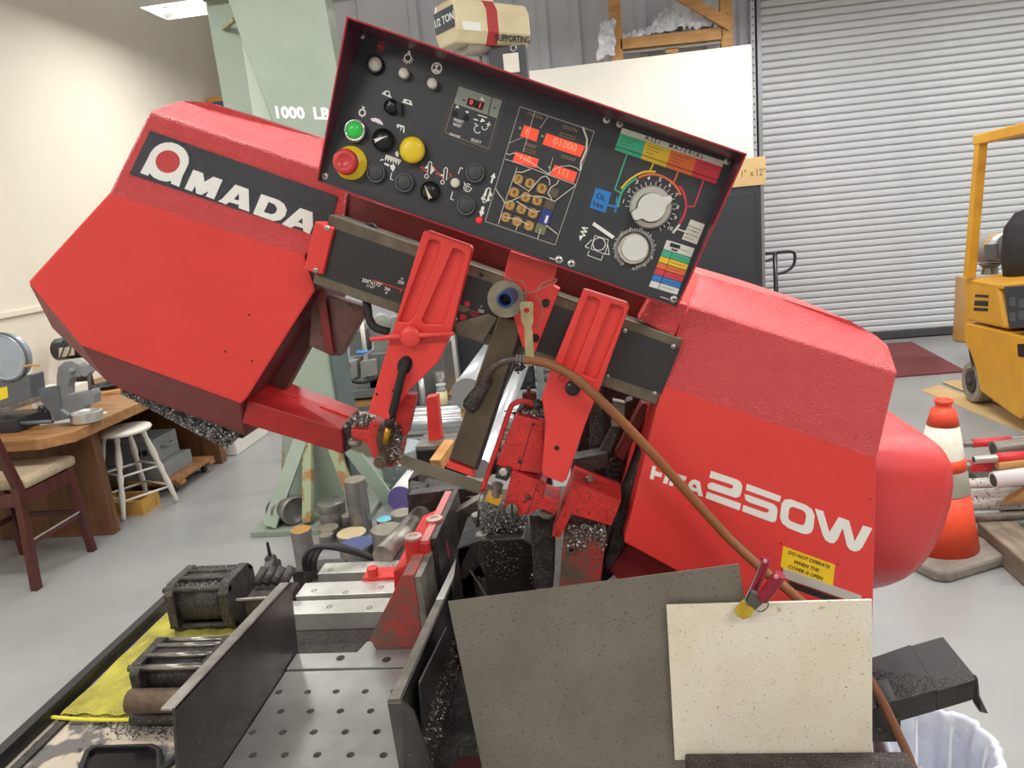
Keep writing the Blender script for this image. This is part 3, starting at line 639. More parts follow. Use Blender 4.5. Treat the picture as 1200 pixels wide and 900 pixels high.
def F(x, y, h=0): return PP(x, y, FO + PN*h, PN)
PXM = 1.38/FPX
def on_panel(name, x, y, h, prof, m, seg=24, smooth=True, label=None):
    """turned part whose top is seen at pixel x,y standing h proud of the face"""
    return part(name, lathe(F(x, y, h)-PN*h, PN, prof, seg), m, pan, 0, smooth, label)
def r_(px): return px*PXM
LGREY = mat('lamp_grey', (196, 194, 184), .25); BEZ = mat('black_bezel', (22, 23, 26), .28); CHRO = mat('chrome', (206, 206, 204), .18, 1.0)
RUBK = mat('dark_button_cap', (58, 60, 64), .5); YELB = mat('yellow_button', (232, 200, 34), .35); REDB = mat('red_button', (204, 58, 62), .3); GRNL = mat('green_lens', (52, 178, 74), .25, emit=.25); WBTN = mat('ivory_button', (214, 212, 200), .4)
def bezel(x, y, R, h):
    on_panel('bezel', x, y, h, [(r_(R), 0), (r_(R), h*.7), (r_(R)*.9, h), (r_(R)*.78, h), (r_(R)*.78, h*.6)], BEZ)
# pilot lamps and push buttons
bezel(438.5, 75, 10.5, .010); on_panel('pilot_lamp', 438.5, 74, .016, [(r_(8.2), 0), (r_(8.2), .009), (r_(6.5), .014), (r_(2), .016)], LGREY)
for x, y in ((472.5, 85), (506, 97)): on_panel('push_button', x, y, .016, [(r_(5.8), 0), (r_(5.8), .014), (r_(5), .016), (r_(1), .0162)], WBTN)
on_panel('push_button', 533, 214, .014, [(r_(5.4), 0), (r_(5.4), .012), (r_(4.6), .014), (r_(1), .0142)], WBTN)
on_panel('lamp_collar', 415, 152.5, .014, [(r_(13.5), 0), (r_(13.5), .010), (r_(12.4), .014), (r_(10), .014), (r_(9.6), .010)], CHRO)
on_panel('pilot_lamp', 413.5, 151.5, .020, [(r_(9.4), 0), (r_(9.4), .014), (r_(7), .020), (r_(1.5), .0212)], GRNL, label='green start lamp')
on_panel('yellow_disc', 411, 191, .004, [(r_(19.5), 0), (r_(19.5), .004), (r_(2), .0042)], YELB, 36)
on_panel('stop_button', 403.2, 189, .038, [(r_(8), 0), (r_(9), .018), (r_(14), .020), (r_(15), .026), (r_(14.4), .034), (r_(12), .038), (r_(7.6), .0385), (r_(7.2), .0375), (r_(1), .0376)], REDB, 32, label='red mushroom stop button')
on_panel('mushroom_button', 481.8, 175, .026, [(r_(10), 0), (r_(11), .012), (r_(14.8), .013), (r_(15), .018), (r_(13), .0235), (r_(8), .026), (r_(1), .027)], YELB, 32, label='yellow mushroom button')
for x, y in ((440, 202), (473.5, 213.5), (556.5, 202), (546, 240.5)):
    on_panel('bezel', x, y+.6, .010, [(r_(11.4), 0), (r_(11.4), .008), (r_(10.6), .010), (r_(9.2), .010), (r_(9), .006)], mat('grey_bezel', (92, 94, 98), .3, .4)); on_panel('push_button', x, y, .012, [(r_(8.6), 0), (r_(8.6), .011), (r_(7.6), .012), (r_(1), .0122)], RUBK)
def selector(x, y, R, h, a, b, m):
    on_panel('selector_knob', x, y, h, [(r_(R), 0), (r_(R), h*.55), (r_(R)*.82, h*.6), (r_(R)*.78, h), (r_(1), h)], BEZ)
    pa, pb = F(*a, h), F(*b, h); d = pb-pa; s = PN.cross(d).normalized()*r_(1.6)
    part('pointer', prism([pa+s*1.3, pa+d*.12, pa-s*1.3, pb], PN*.001), m, pan)
selector(447, 163, 13, .018, (438, 165.5), (454.5, 159), WHT)
selector(503, 223.5, 11.5, .016, (504.5, 233.5), (497.5, 217), mat('cream_pointer', (226, 214, 186), .5))
selector(457, 124, 8.5, .014, (458, 123), (455.5, 117.5), mat('grey_pointer', (120, 120, 118), .5))
part('selector_lever', prism([F(463, 122, .012), F(470, 119, .012), F(470, 135, .012), F(466, 133, .012)], -PN*.012), BEZ, pan)
on_panel('red_led', 561, 258, .006, [(r_(4.2), 0), (r_(4), .003), (r_(2), .006), (r_(.6), .0065)], mat('red_led', (226, 52, 46), .3, emit=.3))
# panel screws
for x, y, R in ((424, 42, 3.2), (380.5, 206.5, 4.6), (711, 140, 4.6), (726.5, 145, 4.2), (853, 189, 4.2), (655, 304.5, 5.2), (669.5, 309, 5), (790, 351, 5)):
    o = F(x, y, .003)-PN*.003; b = MB().add(lathe(o, PN, [(r_(R), 0), (r_(R), .001), (r_(R)*.75, .003), (r_(R)*.2, .0036)], 18), STEEL, True)
    for d in (PU*.9+PV*.4, PU*-.4+PV*.9): b.add(bar(o-d*r_(R)*.5+PN*.0036, o+d*r_(R)*.5+PN*.0036, r_(R)*.24, .0006, PN), BLKP)
    b.build('screw', pan)
# big speed dial with bar grip
dc = F(763, 242.5, .012)-PN*.012
part('dial_skirt', lathe(dc, PN, [(r_(24.5), 0), (r_(24.2), .009), (r_(22.6), .012), (r_(15), .012)], 48), mat('dial_silver', (196, 196, 192), .3, .5), pan, smooth=False, label='silver speed dial')
grip = []
d1 = (F(785.5, 233, .03)-F(743, 253.5, .03)).normalized(); d2 = PN.cross(d1); c3 = F(764, 243, .030)
prof2 = [(26, 0, 3.2), (27, 3, 2)]
G = []
def gp(a, b): G.append(c3 + d1*r_(a) + d2*r_(b))
for a in range(-62, 63, 8): pass
for k in range(7): t = math.radians(-70+140*k/6); gp(21.5+3.2*math.cos(t), 3.8*math.sin(t))
for k in range(11): t = math.radians(24+132*k/10); gp(16*math.cos(t), 16*math.sin(t))
gp(-20.5, 6); gp(-23.5, 4.2); gp(-23.5, -4.2); gp(-20.5, -6)
for k in range(11): t = math.radians(204+132*k/10); gp(16*math.cos(t), 16*math.sin(t))
part('grip_shadow_line', prism([c3+(p-c3)*1.07-PN*.0165 for p in G], -PN*.001), BLKP, pan)  # black outline standing in for the shadow under the grip
part('dial_grip', prism(G, -PN*.018), mat('dial_cap', (214, 214, 210), .35), pan, .0012)
# small feed dial
on_panel('dial_base', 742.5, 291.5, .010, [(r_(18.8), 0), (r_(18.6), .008), (r_(17.4), .010), (r_(10), .010)], CHRO, 40, False)
on_panel('dial_knob', 744, 290.5, .026, [(r_(16), 0), (r_(15.6), .022), (r_(14.6), .026), (r_(13.6), .0255), (r_(1), .0255)], mat('dial_cap', (214, 214, 210)), 40, False, label='small silver dial')

# ---- prints (flat), one object per colour
PRN = {}
def pm(m): return PRN.setdefault(m, MB())
def dec(poly, m, h=.0005): pm(m).add(prism([F(x, y, h) for x, y in poly], -PN*.0004), m)
def stroke(pts_, wpx, m, h=.0005):
    P = [F(x, y, h) for x, y in pts_]
    for a, b in zip(P, P[1:]): pm(m).add(bar(a, b, wpx*PXM, .0004, PN), m)
def arc_stroke(cx, cy, R, a0, a1, wpx, m, h=.0005, n=14):
    c = F(cx, cy, h); P = []
    for k in range(n+1):
        a = math.radians(a0+(a1-a0)*k/n); P.append(c + PU*(r_(R)*math.cos(a)) + PV*(r_(R)*math.sin(a)))
    for a, b in zip(P, P[1:]): pm(m).add(bar(a, b+(b-a)*.05, wpx*PXM, .0004, PN), m)
def word(s, x, y, px, m=None, h=.0006, bold=.0002, sx=1): pm(m or WHT).add(text_vf(s, px*PXM*1.35, F(x, y, 0), PU, PV, PN, .0004, min(bold, px*PXM*.016), lift=h, sx=sx), m or WHT)
REDP = mat('panel_red_ink', (222, 62, 60), .5); BLKI = mat('black_ink', (30, 30, 34), .5); TANI = mat('tan_ink', (150, 128, 104), .5)
CG, CY_, CO, CR, CB, CWH = mat('chart_green', (62, 178, 138), .45), mat('chart_yellow', (232, 194, 52), .45), mat('chart_orange', (230, 112, 58), .45), mat('chart_red', (216, 58, 74), .45), mat('chart_blue', (40, 126, 200), .45), mat('chart_white', (216, 214, 206), .45)
# lightning pair, bulb, oil, arrows and symbols
for dx in (0, 3.4): stroke([(446+dx, 48.5), (442.5+dx, 55), (447+dx, 54), (443.5+dx, 60)], 1.1, REDP)
arc_stroke(478, 68, 4, 0, 360, 1.6, WHT); dec([(477, 64), (481, 64.5), (481, 59.5), (478.5, 59)], WHT)
for k in range(6): a = math.radians(200+k*29); x0, y0 = 478, 68; stroke([(x0+5.4*math.cos(-a), y0+5.4*math.sin(-a)), (x0+7*math.cos(-a), y0+7*math.sin(-a))], 1.2, WHT)
arc_stroke(511.7, 80, 5.6, 0, 360, 1.8, WHT); dec(arcp(511.7, 77.5, 2.3, 2, 0, 330, 11), WHT); dec([(507.5, 81.5), (511, 79.5), (516, 83.5), (513, 84.5), (508.5, 84)], WHT)
dec([(447, 110), (451, 106.5), (455, 106), (459, 115), (454, 113), (450, 111)], WHT); arc_stroke(454, 109.5, 2.6, 0, 360, 1.2, WHT, .0008); dec(arcp(454, 109.5, 2, 2, 0, 330, 11), BLKI, .0009)
dec([(474, 115.5), (482, 118), (483.5, 124), (471, 120)], WHT); stroke([(476, 118.5), (480, 120)], 1.6, BLKI, .0009)
arc_stroke(424.5, 132, 3.6, 0, 360, 2, WHT); dec([(424.5, 126), (424, 123.5), (428.5, 127)], WHT); stroke([(425, 128), (426.5, 125)], 1.4, WHT); dec([(422.5, 135), (425.5, 135.5), (424, 138)], WHT)
dec([(434, 139), (436, 138.5), (440, 138), (445, 140), (448, 143.5), (449, 147), (446, 145.5), (444, 145), (440, 143), (436, 142)], WHT)
stroke([(466, 150), (465.5, 146), (473.5, 148.5), (473, 155.5)], 1.7, WHT); stroke([(467.5, 148), (471, 149), (469, 153)], 1, WHT)
# cutter symbol under yellow button
dec([(452.5, 181), (470.5, 187.5), (469, 191), (451, 184.5)], mat('chart_white', (216, 214, 206))); 
for k in range(6): x0, y0 = 451+k*3, 184.5+k*1.06; dec([(x0, y0), (x0+2.4, y0+.9), (x0+.6, y0+4.4)], WHT)
dec([(464, 183), (463, 179.5), (465.5, 176.5), (467.5, 180.5), (466.5, 184)], WHT); dec([(457, 194), (461, 192), (463.5, 196), (460.5, 201.5), (458, 198)], WHT)
stroke([(446, 189), (447, 186.5), (450, 187.5)], 1.1, WHT); stroke([(450.5, 191.5), (456, 194)], 2.4, WHT); stroke([(459, 202.5), (457.5, 209.5), (460.5, 211)], 1, WHT)
for cx, cy, flip in ((503, 198, 1), (521.5, 205, -1)):
    stroke([(cx-2, cy+5), (cx-1, cy-7), (cx+1, cy-9), (cx+3, cy-7), (cx+1.5, cy+6)], 1.1, WHT); arc_stroke(cx-3, cy+8.5, 2.2, 0, 360, 1, WHT)
    dec([(cx-6, cy-1), (cx-2, cy-8*flip*.6), (cx-1, cy)], WHT); dec([(cx+2, cy+6), (cx+4, cy-4*flip), (cx+6.5, cy+1)], WHT)
    stroke([(cx-11, cy-1), (cx-8, cy-3), (cx-6.5, cy+1)], 1.8, REDP, .0004); stroke([(cx-5, cy+1.5), (cx-2, cy+3)], 1.8, REDP, .0007); stroke([(cx+5, cy-2), (cx+8, cy+2)], 1.6, REDP, .0007)
stroke([(537, 204), (539.5, 196.5), (542.5, 197.5)], 1.1, WHT); stroke([(530.5, 224.5), (528, 233), (531.5, 234.5)], 1.1, WHT)
arc_stroke(548, 220, 4.4, 60, 380, 1, WHT); arc_stroke(548, 220, 2, 0, 300, .9, WHT); stroke([(545, 217), (544, 213.5)], 1, WHT)
dec([(579.5, 202.5), (575, 207), (576.5, 208), (574.5, 214), (576.5, 215), (578.5, 208.5), (580.5, 209)], WHT)
dec([(563.2, 254), (561.5, 247), (563, 247.3), (564.5, 241.5), (568, 242.5), (566.2, 248.3), (568, 249)], WHT)
stroke([(567, 235), (571, 221), (573.5, 220), (575, 222), (570.5, 236)], 1.2, WHT); dec([(566, 229), (570.5, 219.5), (570, 229)], WHT); dec([(563.5, 233), (567, 227.5), (566.5, 235)], WHT); dec([(573, 232), (575, 224), (577, 228.5)], WHT); dec([(571, 236), (572, 230), (574.5, 235)], WHT); arc_stroke(567.7, 235.5, 2, 0, 360, .9, WHT)
# chip counter window
DISP = mat('display_grey', (140, 146, 138), .4); LEDW = mat('led_window', (52, 24, 28), .2); LEDR = mat('led_digit', (244, 70, 80), .3, emit=.9)
dec([(538, 101), (588.5, 118), (582.5, 138.5), (531.5, 121)], DISP); stroke([(576.5, 114.5), (572, 134.5)], 1.1, BLKI, .0009)
dec([(549, 114.5), (568, 120.5), (565.3, 129.3), (546.5, 123)], LEDW, .0009); word('0', 552.3, 120.2, 5.6, LEDR, .0011, .0003); word('1', 562.5, 124, 5.6, LEDR, .0011, .0003)
stroke([(542, 117), (545.5, 118)], 1.2, BLKI, .0009); dec([(563, 117), (565, 113), (567.5, 118.5)], WHT, .0009); stroke([(579, 126), (580.5, 126.5)], 2, BLKI, .0009)
stroke([(531, 121.5), (521.5, 155.5), (572.5, 174.5), (582.5, 138.5)], .7, TANI); stroke([(534, 97), (517.5, 158.5), (574, 179.5), (592, 117), (534, 97)], .6, mat('dim_line', (92, 88, 90), .5))
for x, y, fl in ((536, 126, -1), (547.5, 130, 1)): dec([(x-2.6, y), (x, y-3*fl*-1), (x+2.6, y+1)], WHT); stroke([(x, y), (x, y+2.4*fl)], 1.6, WHT)
dec(arcp(533, 133, 3.2, 3.6, 0, 330, 11), BEZ, .002); dec(arcp(546, 138, 3.2, 3.6, 0, 330, 11), BEZ, .002)
word('PRESET', 537.5, 142, 3.4, sx=.85); word('RESET', 536, 147, 3.4, sx=.85); word('ON/OFF', 533, 159, 3.2, sx=.85); word('SELECT', 558, 165.5, 3.4, sx=.85)
stroke([(555, 139.5), (560, 141)], 1.4, WHT); stroke([(570, 145), (575, 146.7)], 1.3, WHT); stroke([(573.5, 143), (571.5, 149)], 1.3, WHT); dec([(562, 143), (565.5, 138), (568.5, 142.5)], WHT); stroke([(560, 134.5), (571, 138)], 1, WHT); stroke([(556, 144.5), (558.5, 146), (558, 148)], 1, WHT); arc_stroke(560, 151.5, 4.2, 100, 330, 1, WHT); arc_stroke(568, 149, 3, 180, 360, 1, WHT)
# station / length counter with red windows, keypad and cracked film
stroke([(609.5, 125), (696.5, 154), (650.5, 287), (568.5, 259.5), (609.5, 125)], .9, mat('film_edge', (168, 166, 158), .4))
LRED = mat('counter_window', (236, 74, 54), .35, emit=.35, var=(160, (200, 110, 70), .5)); LBR = mat('counter_segment', (250, 150, 110), .4, emit=.3)
for poly in ([(614.5, 146.5), (632, 152.5), (628.5, 166), (609.5, 159.5)], [(640.5, 156), (686, 171.5), (680, 184), (635.5, 169)], [(604.5, 177.5), (631.5, 186.5), (628.5, 197), (600.5, 189)], [(650, 193), (676.5, 202), (672.5, 214), (644.5, 205)]): dec(poly, LRED, .0007)
word('STATION', 627, 136, 3.7, TANI, sx=.9); word('LENGTH', 667.5, 151, 4, TANI, sx=.9); word('PRESET', 622, 171, 3.8, TANI, sx=.9); word('COUNT', 666, 185.5, 4, TANI, sx=.9)
word('01000', 662, 170, 8.2, LBR, .0009, .0002, 1.05); word('1', 617, 154.5, 8, LBR, .0009); word('110', 615, 186, 7, LBR, .0009); word('111', 660, 203, 7.5, LBR, .0009)
stroke([(657, 155.5), (674, 161), (673, 164), (655.5, 158.5), (657, 155.5)], .6, TANI); stroke([(614, 173.5), (627, 177.5), (626, 180.5), (613, 176.5), (614, 173.5)], .6, TANI)
KEYB = mat('key_base', (96, 88, 76), .5, var=(300, (70, 64, 56), .5)); KEYT = mat('key_tan', (186, 142, 78), .45); KBL = mat('key_blue', (42, 60, 140), .4); KGR = mat('key_olive', (120, 118, 82), .5); GRN2 = mat('tiny_green', (120, 180, 110), .4)
keys = [('7', 607, 210), ('8', 621, 215), ('9', 635, 221), ('', 648.5, 226), ('4', 602.5, 225.5), ('5', 616, 231), ('6', 629.5, 235), ('', 644, 240), ('1', 597.5, 240.5), ('2', 611, 245), ('3', 624.5, 250), ('B', 639, 254.5), ('0', 592.5, 254.5), ('.', 606, 259.5), ('-', 620, 264.5), ('G', 633.5, 268.5)]
for s, x, y in keys:
    c = F(x, y, .003); hw = r_(6.4); hh = r_(5.7)
    if s == 'B': hw, hh = r_(6), r_(9)
    km = KBL if s == 'B' else (KGR if s == 'G' else KEYB)
    kb = MB().add(prism([c+PU*a*hw+PV*b*hh for a, b in ((-1, -1), (1, -1), (1, 1), (-1, 1))], -PN*.003), km)
    if s not in ('B', 'G'): kb.add(lathe(c, PN, [(r_(5.8), 0), (r_(5.4), .0012), (r_(1), .0012)], 20), KEYB if s == '' else KEYT)
    if s == 'B': kb.add(prism([c+PU*hw*a+PV*hh*b+PN*.0004 for a, b in ((.1, -.7), (.6, -.7), (.6, .3), (.1, .3))], -PN*.0004), WHT)
    elif s not in ('', 'G'): kb.add(text_vf(s, r_(8), c, PU, PV, PN, .0003, .0002, lift=.0013), mat('key_ink', (88, 56, 26), .5))
    kb.build('key', pan, .0004)
CRK = mat('crack_white', (214, 210, 200), .4)
for pts_, wv in (([(593.5, 179.5), (597, 181.5), (602, 179), (623, 191), (643, 204)], .9), ([(592, 186.5), (606, 191), (622, 197), (643, 205), (675, 216.5)], .7), ([(605, 201.5), (612, 202), (622, 198)], 1), ([(643, 205), (648, 199), (658, 195), (668, 194), (676, 197), (679, 200)], .8), ([(619, 225), (627, 216), (634, 208), (640, 206), (644, 211), (644, 217)], 1), ([(580.5, 220.5), (585, 228), (589, 233), (591, 238), (600, 235), (614, 228.5), (624, 230), (636, 230.5), (650, 236), (663, 226), (675, 217)], .9), ([(603, 213.5), (612, 219), (620, 224)], .8), ([(605, 235.5), (618, 244), (627, 249), (633, 247)], .9), ([(590, 254), (600, 256), (608, 257), (616, 262), (620, 264)], .9), ([(606, 196), (603, 205), (594, 230), (588, 248), (584, 263)], .7), ([(640, 264), (653.5, 274.5)], 1), ([(634, 268), (630, 279.5)], .9), ([(607, 263), (604.5, 270)], .8), ([(683, 149), (688, 163), (687, 176), (681, 190), (680, 200)], 2.2), ([(627, 130), (613, 178)], .6), ([(642, 137), (633, 150)], .6), ([(596, 168), (612, 161)], .5), ([(648, 184.5), (646, 192), (643, 204)], .6), ([(655, 211), (652, 216), (646, 219), (642, 226), (647, 234)], 1)):
    stroke(pts_, wv, CRK, .0048)
for x, y in ((609.5, 150), (635.5, 159.5), (643.5, 196)): dec(arcp(x, y, 1.5, 1.5, 0, 330, 9), GRN2, .0009)
# AISI material chart
dec([(729, 149.7), (849, 189), (846.5, 195.6), (727, 156)], CWH)
word('A I S I', 764.5, 164.2, 5.0, BLKI, .0006, .0002, 1.1); word('M A T E R I A L', 804, 177.3, 5.0, BLKI, .0006, .0002, .95)
cells = [(CG, (727, 156), (757, 165.5), (751, 186), (720, 175.5)), (CY_, (757, 165.5), (786.5, 175.5), (780, 196), (751, 186)), (CO, (786.5, 175.5), (816.5, 185.5), (810, 206), (780, 196)), (CR, (816.5, 185.5), (846.5, 195.6), (839, 215.8), (810, 206))]
for c in cells:
    m, a, b, d, e = c; dec([a, b, d, e], m)
    for k, wv in ((.2, .75), (.38, .6), (.56, .4)):
        p = (a[0]+(e[0]-a[0])*k, a[1]+(e[1]-a[1])*k); stroke([(p[0]+3, p[1]+1), (p[0]+3+(b[0]-a[0])*wv*.8, p[1]+1+(b[1]-a[1])*wv*.8)], .5, mat('chart_fine_print', (96, 84, 70), .5), .0009)
    stroke([(a[0]+(e[0]-a[0])*.78, a[1]+(e[1]-a[1])*.78), (b[0]+(d[0]-b[0])*.78, b[1]+(d[1]-b[1])*.78)], .7, BLKI, .0009)
stroke([(735, 180), (720.5, 222), (728.5, 226.5)], 1.5, CG); stroke([(766.5, 190), (761.5, 200.5)], 1.6, CY_); stroke([(795, 200.5), (789.5, 214)], 1.6, CO); stroke([(825, 210), (813.5, 242), (804, 242)], 1.6, CR)
def pst(L, wv, m): stroke([(x, y) for x, y in catpx(L)], wv, m)
def catpx(L): return [(p.x, p.y) for p in catmull([V((x, y, 0)) for x, y in L], 5)]
pst([(724.3, 243), (725.5, 235), (729, 225), (736, 216), (746.5, 208.5)], 2.2, CG); pst([(728, 221), (736, 212), (748, 204), (758, 201), (768.5, 201.3)], 2.2, CY_)
pst([(748.5, 208), (757, 204.8), (767, 204.3), (778, 207.5), (787.5, 213.5), (794, 221), (797.5, 228.5)], 2.4, CO); pst([(796, 217.5), (801, 226), (804, 238), (802.5, 250), (796.5, 262)], 2.4, CR)
stroke([(723.5, 230.5), (721, 249)], 2.2, CB); stroke([(712, 240), (721.5, 242.5)], 2.2, CB); dec([(698, 220), (716.5, 225.5), (709.5, 249.5), (691, 243)], CB); word('OL', 704, 231, 6.4, BLKI, .0006, .0002); word('Hm', 701, 240.5, 6.4, BLKI, .0006, .0002)
stroke([(796.5, 263), (788.5, 273)], 2.6, CWH); stroke([(793, 268), (803, 271.5)], 1.6, CWH); dec([(809.5, 257), (826, 263), (816.5, 286.5), (799, 280)], CWH)
stroke([(805, 263.5), (822, 270)], .6, BLKI, .0009); word('NORMAL', 812, 271, 2.6, TANI, .0006, .0001); word('MATERIAL', 811, 276, 2.4, TANI, .0006, .0001); word('WIDTH', 807, 279.5, 2.4, TANI, .0006, .0001)
dirs = [(730.5, 236), (737, 223.5), (746.5, 213.5), (760, 209), (773.5, 210.8), (785, 217), (792.5, 229), (794, 242.8), (791.3, 255.5), (785, 267.5)]
for i, (x, y) in enumerate(dirs):
    word(str(i+1), x, y, 4.8, WHT, .0006, .0001)
tc_ = (763, 243)
for k in range(21):
    a = math.radians(196-k*12.1); R0_, R1 = 25, (28.5 if k % 2 else 29.5)
    c = F(*tc_, .0005); d = PU*math.cos(a)+PV*math.sin(a); pm(WHT).add(bar(c+d*r_(R0_), c+d*r_(R1), r_(.7), .0004, PN), WHT)
for k in range(61):
    a = math.radians(250-k*5.2); c = F(743, 291.5, .0005); d = PU*math.cos(a)+PV*math.sin(a); pm(WHT).add(bar(c+d*r_(20), c+d*r_(23.5 if k % 5 else 25), r_(.6), .0004, PN), WHT)
for i, (x, y) in enumerate(((730, 309.5), (720.5, 300), (720, 287), (727.5, 275), (738.5, 268.3), (752, 268.5), (762.5, 276), (767.5, 288), (764, 301.5), (755, 311), (742, 315))): word(str(i) if i < 10 else '10', x, y, 3, WHT, .0006, .0001)
# tooth, feed and vice symbols
dec([(696, 260), (720.5, 277), (717.5, 280), (694, 264)], WHT)
for k in range(7): x0, y0 = 695+k*3.1, 264.3+k*2.2; dec([(x0, y0), (x0+2, y0+1.4), (x0+.2, y0+2.6)], BLKI, .0009)
stroke([(689, 267.5), (682, 266.5), (688, 272), (680.5, 271), (686, 276), (681, 276.5)], 1.5, WHT); dec([(678.5, 276), (683, 277), (680, 282.5)], WHT)
arc_stroke(702, 286, 7.4, 0, 360, .9, WHT); stroke([(697, 276), (713, 281), (709, 298), (692.5, 291.5), (697, 276)], .7, WHT)
stroke([(693.5, 281), (685.5, 289), (690.5, 291)], .9, WHT); stroke([(712, 286), (714, 298.5), (707, 297)], .9, WHT); stroke([(690.5, 293.5), (688.5, 299), (704.5, 305), (706.5, 299)], .7, WHT)
# colour table
TLc, TRc, BRc, BLc = (781.5, 281), (814, 291), (793.5, 345.5), (760.5, 335.5)
def ti(u, v): return (TLc[0]*(1-u)*(1-v)+TRc[0]*u*(1-v)+BRc[0]*u*v+BLc[0]*(1-u)*v, TLc[1]*(1-u)*(1-v)+TRc[1]*u*(1-v)+BRc[1]*u*v+BLc[1]*(1-u)*v)
for v0, v1, m in ((0, .2, CWH), (.2, .34, CG), (.34, .475, CY_), (.475, .60, CO), (.60, .73, CR), (.73, .865, CB), (.865, 1, CWH)):
    dec([ti(0, v0), ti(1, v0), ti(1, v1), ti(0, v1)], m); stroke([ti(.4, (v0+v1)/2), ti(.85, (v0+v1)/2)], .5, mat('chart_fine_print', (96, 84, 70)), .0009)
    if v0 > 0: stroke([ti(0, v0), ti(1, v0)], .6, BLKI, .0009)
stroke([ti(.33, .2), ti(.33, 1)], .6, BLKI, .0009); dec([ti(.16, .03), ti(.52, .03), ti(.52, .11), ti(.16, .11)], BLKI, .0009); dec([ti(.26, .135), ti(.48, .135), ti(.48, .17), ti(.26, .17)], BLKI, .0009)
stroke([(644, 302), (650, 304)], 1.4, CWH); stroke([(774, 347.5), (784, 351)], .9, CWH)
for m, b in PRN.items(): b.build('printed_symbols', pan, kind='stuff')
# ================================================================== saw base, bed, vice
rb = random.Random(11)
base = sp('machine_base', box((-1.37, 1.36, 0), (.47, 2.02, .565)), mat('base_dark_red', (92, 30, 32), .5, var=(4, (60, 26, 26), .6)), bevel=.01)
sp('front_base', box((-1.37, 1.02, 0), (-.43, 1.36, .565)), MATS['base_dark_red'], base, .01)
deck = sp('base_deck', box((-1.40, 1.0, .565), (-.85, 2.04, .595)), PCHIP, bevel=.004)
sp('bed_floor', box((-.85, 1.0, .565), (-.36, 2.04, .594)), BLKM, deck)
sp('bed_floor', box((-.36, 1.33, .565), (.47, 2.04, .594)), BLKM, deck)
lipm = mat('black_lip', (30, 30, 32), .4)
sp('deck_lip', box((-1.425, 1.0, .565), (-1.395, 2.04, .632)), lipm, deck, .003)
sp('deck_rail', box((-1.375, 1.0, .595), (-1.35, 1.62, .603)), DARKM, deck, .002)
# shallow black pan let into the deck
pit = [PZ(82, 930, .60), PZ(100, 884, .60), PZ(108, 878, .60), PZ(180, 876, .60), PZ(191, 882, .60), PZ(192, 930, .60)]
pc = sum(pit, V())/6; inner_ = [pc.lerp(p, .86) for p in pit]
sp('chip_pan', prism_h(pit, [inner_], (0, 0, .012)), BLKP, deck, .003)
sp('pan_floor', prism(inner_, (0, 0, .002)), mat('oily_black', (18, 18, 20), .15), deck)
sp('deck_rod', bar(PZ(188, 905, .61), PZ(216, 880, .61), .012, .012), BLKP, deck)
sp('swarf_heap', flecks(900, lambda r: PZ(165+r.gauss(0, 22), 848-.25*r.gauss(0, 30)+r.gauss(0, 3), .598), .0026, rb), CHIP, deck, kind='stuff')

# perforated out-feed plate
holes = [(326.6, 811), (360.4, 810.9), (394, 810.4), (428, 810.2), (462, 809.8), (329, 833.6), (363.7, 833.4), (399, 833.2), (434.5, 833), (295.4, 858.3), (331.4, 858.1), (367.8, 857.9), (404.6, 857.7), (441.7, 857.5), (296.3, 884.8), (333.8, 884.5), (371.9, 884.5), (410.7, 884.5), (449.7, 884.8)]
hp = []
for x, y in holes:
    c = PZ(x, y, .64); hp.append([c+V((.0088*math.cos(a*math.pi/7), .0088*math.sin(a*math.pi/7), 0)) for a in range(14)])
PERF = mat('brushed_plate', (184, 182, 178), .32, .55, var=(7, (142, 140, 136), .7), bump=(60, .08))
perf = sp('perforated_plate', prism_h([(-.832, 1.03, .64), (-.40, 1.03, .64), (-.40, 1.541, .64), (-.832, 1.541, .64)], hp, (0, 0, -.012)), PERF, label='brushed plate with round holes')
sp('hole_shade_sheet', box((-.83, 1.03, .596), (-.40, 1.53, .600)), BLKP, perf)  # added black sheet that keeps the plate holes dark
mid = [PZ(340, 787, .642), PZ(348, 766, .642), PZ(403, 766, .642), PZ(413, 752, .642), PZ(440, 752, .642)]
sp('step_plate', prism([(-.832, 1.546, .644), (-.42, 1.546, .644), (-.42, 1.66, .644), (-.655, 1.66, .644), (-.668, 1.612, .644), (-.832, 1.612, .644)], (0, 0, -.03)), PERF, perf, .0015)
for x, y in ((399, 771), (453, 773)): sp('countersink', lathe(PZ(x, y, .6445), (0, 0, 1), [(.011, -.001), (.011, .0003), (.008, .0003), (.006, -.0004), (.001, -.0004)], 16), DARKM, perf)
bed = sp('bed_casting', box((-.95, 1.60, .56), (.40, 2.08, .632)), DARKM, bevel=.004)
sp('rear_bed', box((-.46, 2.08, .52), (.40, 2.75, .625)), DARKM, bed, .004)
